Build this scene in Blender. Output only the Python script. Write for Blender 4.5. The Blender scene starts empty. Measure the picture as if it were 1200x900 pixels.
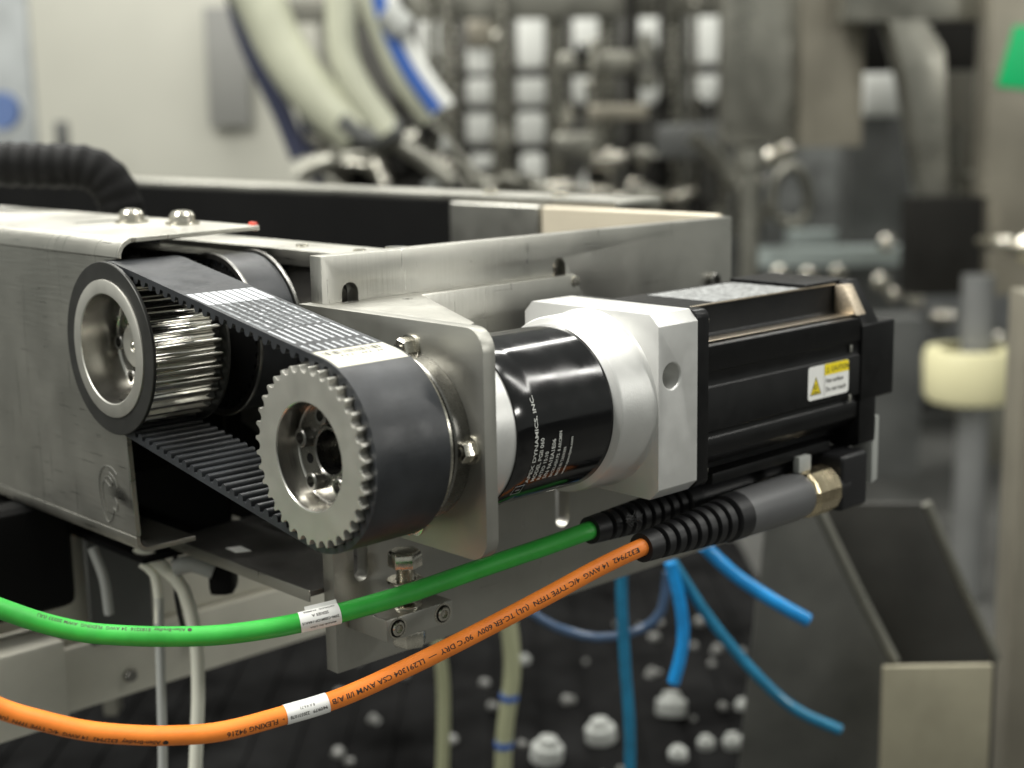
import bpy, bmesh, math, random
from mathutils import Vector, Matrix
from mathutils.geometry import tessellate_polygon
random.seed(7)
K = 0.001                                   # everything below is measured in millimetres
scene = bpy.context.scene
COL = scene.collection

# ------------------------------------------------------------------ camera, world, light, exposure
cam_d = bpy.data.cameras.new('camera')
cam = bpy.data.objects.new('camera', cam_d); COL.objects.link(cam); scene.camera = cam
_R = Vector((0.72460139, -0.68895259, -0.01723792)); _U = Vector((0.13874118, 0.1213283, 0.98286842)); _F = Vector((0.6750583, 0.71457943, -0.18350075))
M = Matrix(((_R.x, _U.x, -_F.x), (_R.y, _U.y, -_F.y), (_R.z, _U.z, -_F.z)))
cam.matrix_world = Matrix.Translation(Vector((-396.40, -564.66, 161.80)) * K) @ M.to_4x4()
cam_d.sensor_width = 36.0
cam_d.lens = 36.0 * 1691.65 / 1200.0
cam_d.clip_start = 0.02; cam_d.clip_end = 60
cam_d.dof.use_dof = True
cam_d.dof.focus_distance = 0.775
cam_d.dof.aperture_fstop = 4.9
scene.render.resolution_x, scene.render.resolution_y = 1024, 768

world = bpy.data.worlds.new('World'); scene.world = world; world.use_nodes = True
world.node_tree.nodes['Background'].inputs[0].default_value = (0.96, 1.0, 0.93, 1)
world.node_tree.nodes['Background'].inputs[1].default_value = 0.32

def area(name, loc, aim, sx, sy, power, color=(1.0, 0.985, 0.93)):
    l = bpy.data.lights.new(name, 'AREA'); l.shape = 'RECTANGLE'; l.size = sx; l.size_y = sy
    l.energy = power; l.color = color
    o = bpy.data.objects.new(name, l); COL.objects.link(o); o.location = loc
    d = (Vector(aim) - Vector(loc)).normalized()
    o.rotation_euler = d.to_track_quat('-Z', 'Y').to_euler()
    return o
# the hall's ceiling lamps: long fluorescent fittings running along the hall
area('ceiling_lamp', (0.5, -0.9, 2.3), (0.3, -0.5, 0), 2.4, 0.30, 34)
area('ceiling_lamp', (-0.5, 1.0, 2.3), (-0.3, 0.7, 0), 2.4, 0.40, 100)
area('ceiling_lamp', (-2.0, 0.6, 2.0), (-0.4, 0.1, 0), 0.35, 2.4, 78)
area('ceiling_lamp', (2.7, -1.5, 2.3), (0.2, 0.0, 0), 0.22, 1.6, 30)
area('ceiling_lamp', (2.7, 1.0, 2.5), (0.2, 0.2, 0), 0.22, 1.6, 28)
# unseen lamp added low at the right front for glints on the teeth
area('glint_lamp', (1.5, -2.35, 0.75), (0.15, 0.0, 0.05), 0.55, 0.22, 14)
# unseen lamps added down the hall to light the far background
area('ceiling_lamp', (1.9, 2.6, 2.9), (2.2, 2.4, 0), 0.6, 2.6, 85)
area('ceiling_lamp', (0.6, 3.6, 2.9), (0.9, 3.2, 0), 2.6, 0.6, 75)

vs = scene.view_settings
vs.view_transform = 'Standard'; vs.look = 'None'; vs.exposure = 0.0; vs.gamma = 1.0; vs.use_curve_mapping = False
scene.render.engine = 'CYCLES'

# ------------------------------------------------------------------ materials
def mat(name, col, metal=0.0, rough=0.5, var=0.0, vscale=20, rvar=0.0, bump=0.0, bscale=300, stretch=None, col2=None, coat=0.0, spec=0.5, aniso=0.0):
    m = bpy.data.materials.new(name); m.use_nodes = True
    nt = m.node_tree; b = nt.nodes['Principled BSDF']
    b.inputs['Base Color'].default_value = (*col, 1); b.inputs['Metallic'].default_value = metal
    b.inputs['Roughness'].default_value = rough
    b.inputs['Coat Weight'].default_value = coat; b.inputs['Coat Roughness'].default_value = 0.08
    b.inputs['Specular IOR Level'].default_value = spec
    b.inputs['Anisotropic'].default_value = aniso
    tc = nt.nodes.new('ShaderNodeTexCoord')
    if var or rvar:
        n = nt.nodes.new('ShaderNodeTexNoise'); n.inputs['Scale'].default_value = vscale; n.inputs['Detail'].default_value = 6; n.inputs['Roughness'].default_value = 0.6
        nt.links.new(tc.outputs['Object'], n.inputs['Vector'])
        if var:
            mx = nt.nodes.new('ShaderNodeMix'); mx.data_type = 'RGBA'
            mx.inputs[6].default_value = (*[c * (1 - var) for c in col], 1)
            mx.inputs[7].default_value = (*(col2 or [min(1, c * (1 + var)) for c in col]), 1)
            mr = nt.nodes.new('ShaderNodeMapRange'); mr.inputs[1].default_value = 0.3; mr.inputs[2].default_value = 0.7
            nt.links.new(n.outputs['Fac'], mr.inputs[0]); nt.links.new(mr.outputs[0], mx.inputs[0]); nt.links.new(mx.outputs[2], b.inputs['Base Color'])
        if rvar:
            n2 = nt.nodes.new('ShaderNodeTexNoise'); n2.inputs['Scale'].default_value = vscale * 2.3; n2.inputs['Detail'].default_value = 8
            nt.links.new(tc.outputs['Object'], n2.inputs['Vector'])
            r = nt.nodes.new('ShaderNodeMapRange'); r.inputs[1].default_value = 0.3; r.inputs[2].default_value = 0.7
            r.inputs[3].default_value = max(0.02, rough - rvar); r.inputs[4].default_value = rough + rvar
            nt.links.new(n2.outputs['Fac'], r.inputs[0]); nt.links.new(r.outputs[0], b.inputs['Roughness'])
    if bump:
        mp = nt.nodes.new('ShaderNodeMapping'); nt.links.new(tc.outputs['Object'], mp.inputs['Vector'])
        if stretch: mp.inputs['Scale'].default_value = stretch
        nb = nt.nodes.new('ShaderNodeTexNoise'); nb.inputs['Scale'].default_value = bscale; nb.inputs['Detail'].default_value = 4
        nt.links.new(mp.outputs[0], nb.inputs['Vector'])
        bp = nt.nodes.new('ShaderNodeBump'); bp.inputs['Strength'].default_value = bump; bp.inputs['Distance'].default_value = 0.001
        nt.links.new(nb.outputs['Fac'], bp.inputs['Height']); nt.links.new(bp.outputs[0], b.inputs['Normal'])
    return m
STEEL = mat('stainless_sheet', (0.43, 0.423, 0.385), 1, 0.40, var=0.16, vscale=8, rvar=0.07, bump=0.16, bscale=500, stretch=(1, 1, 0.06))
STEELH = mat('stainless_cover', (0.52, 0.51, 0.46), 1, 0.40, var=0.15, vscale=6, rvar=0.07, bump=0.14, bscale=500, stretch=(1, 0.06, 1))
def scratch(m, amount=0.5):
    nt = m.node_tree; b = nt.nodes['Principled BSDF']; src = b.inputs['Roughness'].links[0].from_socket
    tc = nt.nodes.new('ShaderNodeTexCoord'); tot = src
    for k, (sc, rot) in enumerate((((9, 30, 700), 0.5), ((700, 14, 26), 0.2), ((40, 600, 9), 0.9))):
        mp = nt.nodes.new('ShaderNodeMapping'); mp.inputs['Scale'].default_value = sc; mp.inputs['Rotation'].default_value = (rot, rot * .6, rot * .3)
        n = nt.nodes.new('ShaderNodeTexNoise'); n.inputs['Scale'].default_value = 1.0; n.inputs['Detail'].default_value = 2
        mr = nt.nodes.new('ShaderNodeMapRange'); mr.inputs[1].default_value = 0.66; mr.inputs[2].default_value = 0.74; mr.inputs[3].default_value = 0; mr.inputs[4].default_value = -0.16 * amount
        nt.links.new(tc.outputs['Object'], mp.inputs['Vector']); nt.links.new(mp.outputs[0], n.inputs['Vector']); nt.links.new(n.outputs['Fac'], mr.inputs[0])
        ad = nt.nodes.new('ShaderNodeMath'); ad.operation = 'ADD'; nt.links.new(tot, ad.inputs[0]); nt.links.new(mr.outputs[0], ad.inputs[1]); tot = ad.outputs[0]
    nt.links.new(tot, b.inputs['Roughness'])
scratch(STEEL, 0.8); scratch(STEELH, 1.2)
MACH = mat('machined_steel', (0.585, 0.575, 0.525), 1, 0.50, var=0.04, vscale=40, rvar=0.03, bump=0.025, bscale=900)
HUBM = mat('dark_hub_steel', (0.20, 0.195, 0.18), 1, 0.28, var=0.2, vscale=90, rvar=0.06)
TOOTH = mat('pulley_tooth_steel', (0.68, 0.67, 0.63), 1, 0.10, var=0.10, vscale=120, rvar=0.06)
DULLST = mat('dull_steel', (0.36, 0.355, 0.32), 0.9, 0.5, var=0.15, vscale=25, rvar=0.08)  # darker, rougher steel for the gusset
BORE = mat('turned_steel', (0.60, 0.585, 0.54), 1, 0.25, rvar=0.03, vscale=20, bump=0.10, bscale=1500, stretch=(1, 0.01, 0.01))
BOLT = mat('zinc_bolt', (0.66, 0.63, 0.55), 1, 0.22, var=0.12, vscale=300, rvar=0.08)
SOCK = mat('dark_screw', (0.25, 0.245, 0.23), 1, 0.32, var=0.2, vscale=300)
ALU = mat('cast_aluminium', (0.64, 0.64, 0.62), 0.55, 0.40, var=0.05, vscale=30, rvar=0.06, bump=0.05, bscale=900)
OXIDE = mat('black_oxide', (0.045, 0.045, 0.042), 0.6, 0.42, var=0.15, vscale=90)
BELT = mat('belt_rubber', (0.021, 0.023, 0.026), 0, 0.40, var=0.45, vscale=28, rvar=0.10, bump=0.10, bscale=1500, spec=0.45)
BELTIN = mat('belt_fabric', (0.028, 0.028, 0.03), 0, 0.6, bump=0.2, bscale=2500)
ANOD = mat('black_anodised', (0.006, 0.006, 0.0062), 0.0, 0.36, var=0.15, vscale=50, rvar=0.05, bump=0.03, bscale=1500, spec=0.20)
GLINT = mat('edge_glint', (0.62, 0.54, 0.43), 1, 0.30, var=0.1, vscale=200)  # bright tan: reflections along the motor's edges put into a colour
WRAP = mat('black_film', (0.004, 0.004, 0.0045), 0, 0.13, rvar=0.06, vscale=22, bump=0.07, bscale=34, stretch=(1, 1, 1), spec=0.5)
RUBBER = mat('black_rubber', (0.010, 0.010, 0.011), 0, 0.42, bump=0.1, bscale=1500, spec=0.35)
GREYP = mat('grey_plastic', (0.105, 0.106, 0.108), 0.2, 0.42, var=0.06, vscale=70, bump=0.1, bscale=1600)
PALEP = mat('pale_grey_plastic', (0.36, 0.37, 0.35), 0, 0.5)
BRASS = mat('nickel_brass', (0.66, 0.56, 0.38), 1, 0.24, rvar=0.07, vscale=60)
BRK = mat('dimmed_bracket_steel', (0.40, 0.395, 0.36), 1, 0.44, var=0.08, vscale=12, rvar=0.06, bump=0.08, bscale=500, stretch=(1, 1, 0.08))  # same steel as the plate, its dark reflections put into the base colour
TANM = mat('tan_metal', (0.50, 0.43, 0.33), 0.9, 0.45, var=0.25, vscale=500)  # plain tan metal colour for the motor's corner block
GREEN = mat('green_jacket', (0.035, 0.40, 0.05), 0, 0.46, var=0.22, vscale=35, rvar=0.12, bump=0.12, bscale=160)
ORANGE = mat('orange_jacket', (0.93, 0.245, 0.03), 0, 0.48, var=0.13, vscale=35, rvar=0.12, bump=0.12, bscale=160)
WHITE = mat('white_sticker', (0.90, 0.90, 0.87), 0, 0.5, var=0.03, vscale=80)
CREAML = mat('cream_sticker', (0.52, 0.51, 0.42), 0, 0.5, var=0.06, vscale=90)
YELLOW = mat('yellow_print', (0.95, 0.76, 0.01), 0, 0.5)
INK = mat('black_ink', (0.03, 0.022, 0.018), 0, 0.6)
INKS = mat('faded_ink', (0.045, 0.045, 0.035), 0, 0.6)
INKW = mat('white_ink', (0.55, 0.56, 0.53), 0, 0.5, var=0.2, vscale=600)
INKG = mat('grey_ink', (0.20, 0.215, 0.225), 0, 0.5, var=0.3, vscale=900)
INKB = mat('belt_white_ink', (0.42, 0.44, 0.46), 0, 0.5, var=0.1, vscale=900)
FOIL = mat('foil_nameplate', (0.42, 0.43, 0.43), 0.8, 0.38, var=0.4, vscale=130, rvar=0.12, bump=0.25, bscale=160)
DARKST = mat('dark_steel', (0.16, 0.155, 0.145), 0.7, 0.42, var=0.2, vscale=20, rvar=0.08)
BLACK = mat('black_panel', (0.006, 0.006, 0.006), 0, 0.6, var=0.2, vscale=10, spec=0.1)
REDP = mat('red_plastic', (0.55, 0.06, 0.035), 0, 0.4)
# background finishes
CREAMP = mat('cream_panel', (0.45, 0.445, 0.385), 0, 0.6, var=0.05, vscale=2)
GREYD = mat('grey_door', (0.22, 0.22, 0.205), 0, 0.5, var=0.08, vscale=5)
BGST = mat('grey_machine_steel', (0.26, 0.255, 0.22), 0.8, 0.34, var=0.25, vscale=7, rvar=0.1)
BGTAN = mat('tan_machine_steel', (0.27, 0.25, 0.20), 0.5, 0.38, var=0.22, vscale=4, rvar=0.1)
BGDK = mat('dark_machine', (0.014, 0.0135, 0.012), 0.0, 0.6, var=0.3, vscale=4, spec=0.1)
BGMID = mat('mid_grey_machine', (0.095, 0.098, 0.094), 0.1, 0.5, var=0.3, vscale=6)
WHITEP = mat('white_plastic', (0.72, 0.73, 0.69), 0, 0.35)
HOSEM = mat('milky_hose', (0.47, 0.48, 0.37), 0, 0.35, var=0.12, vscale=8)
HOSEW = mat('white_hose', (0.70, 0.70, 0.60), 0, 0.35)
BLUEH = mat('blue_hose', (0.03, 0.10, 0.36), 0, 0.35)
NAVY = mat('navy_hose', (0.035, 0.04, 0.075), 0, 0.4)
BLUET = mat('blue_tube', (0.012, 0.25, 0.62), 0, 0.14, var=0.25, vscale=25)
TEALT = mat('teal_tube', (0.014, 0.16, 0.29), 0, 0.14, var=0.25, vscale=25)
NAVYT = mat('dull_blue_tube', (0.05, 0.085, 0.15), 0, 0.14, var=0.3, vscale=25)
TEAL = mat('pale_teal', (0.36, 0.41, 0.395), 0, 0.35, var=0.1, vscale=4)
TANP = mat('tan_sleeve', (0.50, 0.45, 0.35), 0.2, 0.5, var=0.08, vscale=12)
TUBEM = mat('rack_tube', (0.30, 0.29, 0.25), 0.9, 0.26, var=0.25, vscale=12, rvar=0.08)
TAGG = mat('green_tag', (0.0, 0.42, 0.13), 0, 0.45)
COLLM = mat('cream_collar', (0.72, 0.68, 0.42), 0, 0.5)
FLOORM = mat('floor_concrete', (0.085, 0.085, 0.080), 0, 0.8, var=0.4, vscale=2, spec=0.05)
TRAYM = mat('dark_conveyor', (0.009, 0.009, 0.009), 0, 0.8, var=0.6, vscale=8, spec=0.0)
WALLM = mat('hall_wall', (0.34, 0.34, 0.31), 0, 0.7, var=0.1, vscale=1)

# ------------------------------------------------------------------ mesh helpers
def frame(ax):
    a = Vector(ax).normalized()
    r = Vector((0, 0, 1)) if abs(a.z) < 0.9 else Vector((1, 0, 0))
    e1 = (r - a * r.dot(a)).normalized(); e2 = a.cross(e1)
    return a, e1, e2
class MB:
    def __init__(s): s.v = []; s.f = []
    def add(s, v, f):
        o = len(s.v); s.v += [Vector(p) for p in v]; s.f += [[i + o for i in q] for q in f]; return s
    def box(s, x0, x1, y0, y1, z0, z1):
        v = [(x, y, z) for x in (x0, x1) for y in (y0, y1) for z in (z0, z1)]
        return s.add(v, [(0, 1, 3, 2), (4, 6, 7, 5), (0, 4, 5, 1), (2, 3, 7, 6), (0, 2, 6, 4), (1, 5, 7, 3)])
    def obox(s, o, e1, e2, e3, a, b, c):
        o, e1, e2, e3 = map(Vector, (o, e1, e2, e3))
        v = [o + e1 * x + e2 * y + e3 * z for x in a for y in b for z in c]
        return s.add(v, [(0, 1, 3, 2), (4, 6, 7, 5), (0, 4, 5, 1), (2, 3, 7, 6), (0, 2, 6, 4), (1, 5, 7, 3)])
    def sheet(s, outer, holes, to3, t0, t1):
        """plate with real holes: 2-D loops, to3(a, b, t) places them, t0..t1 is the thickness"""
        loops = [[Vector((a, b, 0)) for a, b in l] for l in [outer] + holes]
        flat = [p for l in loops for p in l]; n = len(flat)
        tri = tessellate_polygon(loops)
        v = [to3(p.x, p.y, t0) for p in flat] + [to3(p.x, p.y, t1) for p in flat]
        f = [tuple(t) for t in tri] + [tuple(i + n for i in reversed(t)) for t in tri]
        k = 0
        for l in loops:
            m = len(l)
            for i in range(m):
                j = (i + 1) % m; f.append((k + i, k + j, k + j + n, k + i + n))
            k += m
        return s.add(v, f)
    def prism(s, poly, to3, t0, t1): return s.sheet(poly, [], to3, t0, t1)
    def lathe(s, o, ax, prof, n=48, close=False, a0=0.0, a1=2 * math.pi):
        a, e1, e2 = frame(ax); o = Vector(o); full = abs(a1 - a0 - 2 * math.pi) < 1e-6
        v = []; f = []; c = n if full else n + 1
        for t, r in prof:
            for i in range(c):
                w = a0 + (a1 - a0) * i / n; v.append(o + a * t + (e1 * math.cos(w) + e2 * math.sin(w)) * r)
        m = len(prof)
        for k in range(m if close else m - 1):
            for i in range(n):
                j = (i + 1) % c; k2 = (k + 1) % m
                f.append((k * c + i, k * c + j, k2 * c + j, k2 * c + i))
        return s.add(v, f)
    def cyl(s, o, ax, r, t0, t1, n=32): return s.lathe(o, ax, [(t0, 0.0001), (t0, r), (t1, r), (t1, 0.0001)], n)
    def hexa(s, o, ax, af, t0, t1):
        a, e1, e2 = frame(ax); o = Vector(o); r = af / math.sqrt(3)
        v = [o + a * t + (e1 * math.cos(i * math.pi / 3 + .3) + e2 * math.sin(i * math.pi / 3 + .3)) * q for t, q in ((t0, r), (t1 - 0.12 * af, r), (t1, r * .86)) for i in range(6)]
        f = [tuple(range(5, -1, -1)), tuple(range(12, 18))]
        for k in (0, 6): f += [(k + i, k + (i + 1) % 6, k + 6 + (i + 1) % 6, k + 6 + i) for i in range(6)]
        return s.add(v, f)
    def socket(s, o, ax, r, h, d=None):
        """socket-head cap screw: knurled head with a hexagonal recess"""
        hr = r * 0.52; d = d or h * 0.6
        a, e1, e2 = frame(ax); o = Vector(o)
        s.lathe(o, ax, [(0, r), (h - r * .12, r), (h, r * .88), (h, hr * 1.16)], 28)
        ring = []
        for t, q, n6 in ((h, hr, 1), (h - d, hr, 1)):
            ring.append([o + a * t + (e1 * math.cos(i * math.pi / 3) + e2 * math.sin(i * math.pi / 3)) * q * 1.13 for i in range(6)])
        v = ring[0] + ring[1]
        s.add(v, [(i, (i + 1) % 6, 6 + (i + 1) % 6, 6 + i) for i in range(6)] + [tuple(range(6, 12))])
        return s
    def tube(s, path, r, n=16, cap=True):
        P = [Vector(p) for p in path]; m = len(P); R = r if isinstance(r, (list, tuple)) else [r] * m
        T = [(P[min(i + 1, m - 1)] - P[max(i - 1, 0)]).normalized() for i in range(m)]
        up = Vector((0, 0, 1)) if abs(T[0].z) < 0.9 else Vector((1, 0, 0))
        N = (up - T[0] * up.dot(T[0])).normalized(); v = []; f = []
        for i in range(m):
            N = (N - T[i] * N.dot(T[i])).normalized(); B = T[i].cross(N)
            v += [P[i] + (N * math.cos(2 * math.pi * k / n) + B * math.sin(2 * math.pi * k / n)) * R[i] for k in range(n)]
        for i in range(m - 1):
            f += [(i * n + k, i * n + (k + 1) % n, (i + 1) * n + (k + 1) % n, (i + 1) * n + k) for k in range(n)]
        if cap: f += [tuple(range(n - 1, -1, -1)), tuple(range((m - 1) * n, m * n))]
        return s.add(v, f)
    def ball(s, o, rx, ry=None, rz=None, n=16):
        ry = ry or rx; rz = rz or rx; o = Vector(o); v = []; f = []; h = n // 2
        for i in range(h + 1):
            t = math.pi * i / h
            for k in range(n): v.append(o + Vector((rx * math.sin(t) * math.cos(2 * math.pi * k / n), ry * math.sin(t) * math.sin(2 * math.pi * k / n), rz * math.cos(t))))
        for i in range(h):
            f += [(i * n + k, (i + 1) * n + k, (i + 1) * n + (k + 1) % n, i * n + (k + 1) % n) for k in range(n)]
        return s.add(v, f)

def spline(P, step=4.0):
    P = [Vector(p) for p in P]; Q = [P[0] * 2 - P[1]] + P + [P[-1] * 2 - P[-2]]; out = []
    for i in range(1, len(Q) - 2):
        a, b, c, d = Q[i - 1:i + 3]; n = max(2, int((c - b).length / step))
        for k in range(n):
            t = k / n
            out.append(0.5 * ((2 * b) + (c - a) * t + (2 * a - 5 * b + 4 * c - d) * t * t + (3 * b - a - 3 * c + d) * t ** 3))
    out.append(P[-1]); return out

def origin_of(o):
    while o.parent: o = o.parent
    return Vector(o.location)
def obj(name, mb, m, parent=None, bevel=0.0, seg=2, sharp=32, at=None, smooth=True, flip=False):
    o0 = origin_of(parent) if parent else (Vector(at) * K if at else Vector())
    me = bpy.data.meshes.new(name)
    me.from_pydata([p * K - o0 for p in mb.v], [], mb.f)
    bm = bmesh.new(); bm.from_mesh(me)
    bmesh.ops.remove_doubles(bm, verts=bm.verts, dist=1e-6)
    bmesh.ops.dissolve_degenerate(bm, edges=bm.edges, dist=1e-7)
    bmesh.ops.recalc_face_normals(bm, faces=bm.faces)
    if bevel:
        es = [e for e in bm.edges if len(e.link_faces) == 2 and e.calc_face_angle(0) > math.radians(40)]
        if es: bmesh.ops.bevel(bm, geom=es, offset=bevel * K, segments=seg, affect='EDGES', profile=0.6, clamp_overlap=True)
    bm.to_mesh(me); bm.free()
    if smooth:
        me.shade_smooth(); me.set_sharp_from_angle(angle=math.radians(sharp))
    me.materials.append(m)
    o = bpy.data.objects.new(name, me); COL.objects.link(o)
    if parent: o.parent = parent
    else: o.location = o0
    return o
def tag(o, label, cat, group=None):
    o['label'] = label; o['category'] = cat
    if group: o['group'] = group
    return o
def thing(name, loc, label, cat, group=None):
    o = bpy.data.objects.new(name, None); COL.objects.link(o); o.location = Vector(loc) * K
    o.empty_display_size = 0.01
    return tag(o, label, cat, group)
def struct(o): o['kind'] = 'structure'; return o

_tc = {}
def glyphs(body, size, bold=0.0):
    """flat text outline as 2-D triangles, baseline at 0, starting at x = 0, millimetres"""
    key = (body, size, bold)
    if key in _tc: return _tc[key]
    c = bpy.data.curves.new('lettering', 'FONT'); c.body = body; c.size = 1.0; c.resolution_u = 2; c.offset = bold
    o = bpy.data.objects.new('lettering', c)
    me = bpy.data.meshes.new_from_object(o)
    bm = bmesh.new(); bm.from_mesh(me)
    bmesh.ops.triangulate(bm, faces=bm.faces)
    for k in range(1, 6):
        bmesh.ops.bisect_plane(bm, geom=bm.verts[:] + bm.edges[:] + bm.faces[:], plane_co=(0, k * 0.14, 0), plane_no=(0, 1, 0))
    bm.verts.index_update()
    v = [(p.co.x * size, p.co.y * size) for p in bm.verts]; f = [[q.index for q in fc.verts] for fc in bm.faces]
    bm.free(); bpy.data.objects.remove(o); bpy.data.curves.remove(c); bpy.data.meshes.remove(me)
    _tc[key] = (v, f, max([p[0] for p in v] + [0])); return _tc[key]
def lettering(mb, body, size, place, bold=0.012, squeeze=1.0):
    v, f, w = glyphs(body, size, bold)
    mb.add([place(x * squeeze, y) for x, y in v], f); return w * squeeze

xz = lambda a, b, t: (a, t, b)      # plate in the X-Z plane, thickness along Y
yz = lambda a, b, t: (t, a, b)      # plate in the Y-Z plane, thickness along X
xy = lambda a, b, t: (a, b, t)
def circle(cx, cy, r, n=24): return [(cx + r * math.cos(2 * math.pi * i / n), cy + r * math.sin(2 * math.pi * i / n)) for i in range(n)]
def slot(cx, y0, y1, r, n=8):
    return [(cx + r * math.cos(math.pi * i / n), y1 - r + r * math.sin(math.pi * i / n)) for i in range(n + 1)] + [(cx + r * math.cos(math.pi + math.pi * i / n), y0 + r + r * math.sin(math.pi + math.pi * i / n)) for i in range(n + 1)]
def rrect(x0, x1, y0, y1, r, n=6):
    rs = r if isinstance(r, (list, tuple)) else [r] * 4; out = []
    for (cx, cy, q, a) in ((x1, y1, rs[0], 0), (x0, y1, rs[1], 90), (x0, y0, rs[2], 180), (x1, y0, rs[3], 270)):
        sx = -1 if cx == x1 else 1; sy = -1 if cy == y1 else 1
        if q < 0.01: out.append((cx, cy)); continue
        for i in range(n + 1):
            w = math.radians(a + 90 * i / n); out.append((cx + sx * q + q * math.cos(w), cy + sy * q + q * math.sin(w)))
    return out

# ------------------------------------------------------------------ setting: floor, hall wall
HX, HY = HEAD = (0.68672, 0.72692)
FH = Vector((HX, HY, 0)); RH = Vector((HY, -HX, 0)); ZV = Vector((0, 0, 1))
def W(u, z, w): return RH * u + FH * w + ZV * z
struct(obj('floor', MB().box(-9000, 9000, -9000, 9000, -912, -900), FLOORM))
struct(obj('wall', MB().obox((0, 0, 0), RH, FH, ZV, (-8000, 8000), (7000, 7100), (-899, 2600)), WALLM))
# surveyed positions (mm): cable centre lines; hall items as (across, up) at a distance along the hall

GREEN_PATH = [(-124.4, 140.6, -69.0), (-105.0, 126.3, -80.9), (-89.0, 113.2, -89.5), (-73.0, 99.4, -95.3), (-56.5, 85.8, -98.1), (-39.2, 73.3, -100.0), (-17.4, 59.3, -101.3), (10.0, 44.9, -100.3), (39.4, 31.9, -97.1), (77.4, 20.9, -93.0), (117.6, 9.7, -86.5), (159.8, -1.9, -80.1), (186.3, -10.2, -75.1), (207.0, -9.3, -75.4)]
ORANGE_PATH = [(-145.5, 96.5, -100.5), (-125.6, 87.5, -116.9), (-109.0, 78.0, -125.8), (-92.0, 68.4, -133.2), (-74.3, 58.8, -138.1), (-56.2, 49.2, -141.4), (-33.3, 38.4, -143.1), (-2.9, 29.6, -141.6), (28.7, 20.3, -138.2), (64.1, 6.4, -127.4), (100.7, -8.0, -114.3), (138.3, -23.0, -99.7), (167.2, -34.7, -87.8), (190.4, -44.6, -79.5), (206.0, -44.1, -79.6)]
CREAM = (-1307, -517, -22, 656, 3707)
GREYDOOR = (-781, -658, 142, 484, 3656)
STUB = (-1152, -1115, 65, 165, 3367)
BLUEB = (-1586, -1444, 147, 255, 4047)
LEFTPALE = (-1870, -1531, -42, 743, 4387)
HOSE_A = ([(-531, 539), (-463, 436), (-407, 312), (-334, 206), (-243, 128)], 2687)
HOSE_B = ([(-291, 531), (-271, 420), (-268, 309), (-236, 223), (-172, 127)], 2653)
HOSE_C = ([(-220, 497), (-195, 384), (-141, 251), (-76, 154)], 2687)
HOSE_BLUE = ([(-187, 453), (-162, 352), (-117, 258), (-58, 173)], 2619)
HOSE_NAVY = ([(-537, 510), (-511, 376), (-476, 278), (-431, 179), (-391, 70)], 2772)
ROD1 = ([(-90, 154), (-2, 43), (66, -49)], 2772)
ROD2 = ([(-212, 116), (-134, 35), (-55, -47)], 2772)
FIT1 = ([(-385, 33), (-325, 61), (-206, 79)], 2687)
FIT2 = ([(-237, 40), (-196, 88), (-106, 116)], 2687)
FIT3 = ([(-140, 99), (-84, 60), (-27, 11)], 2602)
FIT4 = ([(-278, 157), (-221, 118), (-142, 136)], 2653)
HEADER = (-508, 698, 419, 535, 3367)
POST0 = (-88, -35, -88, 454, 3452)
POST1 = (63, 116, -91, 452, 3452)
POST2 = (212, 265, -93, 449, 3452)
POST3 = (356, 409, -96, 447, 3452)
POST4 = (543, 596, -99, 444, 3452)
W0 = (-168, -103, 291, 455, 3877)
W1 = (-22, 59, 286, 370, 3877)
W2 = (-24, 57, 193, 275, 3877)
W3 = (-27, 55, 75, 174, 3877)
W4 = (-16, 53, -4, 54, 3877)
W5 = (134, 220, 301, 462, 3877)
W6 = (131, 219, 187, 288, 3877)
W7 = (129, 217, 67, 169, 3877)
W8 = (138, 213, -78, 41, 3877)
W9 = (307, 394, 344, 457, 3877)
W10 = (306, 380, 190, 288, 3877)
W11 = (480, 581, 181, 290, 3877)
W12 = (512, 585, 346, 469, 3877)
W13 = (672, 777, 305, 483, 3877)
W14 = (673, 779, 178, 286, 3877)
W15 = (319, 389, -81, 11, 3877)
BAR0 = (-189, 750, 269, 284, 3707)
BAR1 = (-192, 751, 167, 184, 3707)
BAR2 = (-93, 753, 48, 70, 3707)
RACKBACK = (-628, 858, -378, 624, 4047)
TANTOP = (-20, 58, 367, 456, 3860)
CLUT1 = (238, 439, 264, 321, 3197)
CLUT2 = (310, 465, 144, 183, 3112)
CLUT3 = (221, 332, 48, 114, 3112)
MOTB = (487, 653, 43, 130, 3112)
CL4 = ([(565, 99), (641, 34), (707, -65)], 3027)
STEELBOX = (599, 774, 86, 518, 2687)
STEELBOXR = (767, 907, 77, 512, 2653)
POSTS = (630, 688, -243, 83, 2687)
CAB = (1048, 1217, -271, 140, 3367)
WHT = (1061, 1176, 140, 262, 3282)
GREYBACK = (780, 1424, -377, 104, 3877)
TABLE = (749, 1185, -255, -209, 3197)
TABLE2 = (929, 1204, -237, -192, 3537)
GREYLOW = (866, 1828, -802, -344, 4047)
BLOB0 = (787, 827, -282, -241, 3112)
BLOB1 = (861, 902, -288, -247, 3112)
BLOB2 = (1051, 1096, -311, -266, 3112)
BLOB3 = (1143, 1188, -358, -313, 3112)
BLOB4 = (1205, 1255, -412, -362, 3112)
BLOB5 = (1365, 1419, -482, -426, 3112)
BLOB6 = (1090, 1126, -342, -305, 3112)
BLOB7 = (942, 978, -278, -242, 3112)
RING = ([(804, -88), (814, -20), (859, 13), (894, -33), (896, -112), (862, -139), (820, -122)], 3197)
CHUTE = ([(926, 351), (1005, 349), (1050, 280), (1070, -36), (1013, -35), (963, 228)], 2517)
DARKREC = (995, 1312, 250, 394, 3027)
OLIVEP = (1188, 1322, -85, 248, 3027)
HEADR = (829, 1140, 346, 495, 2517)
COLR = (1118, 1306, -242, 482, 2432)
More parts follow.
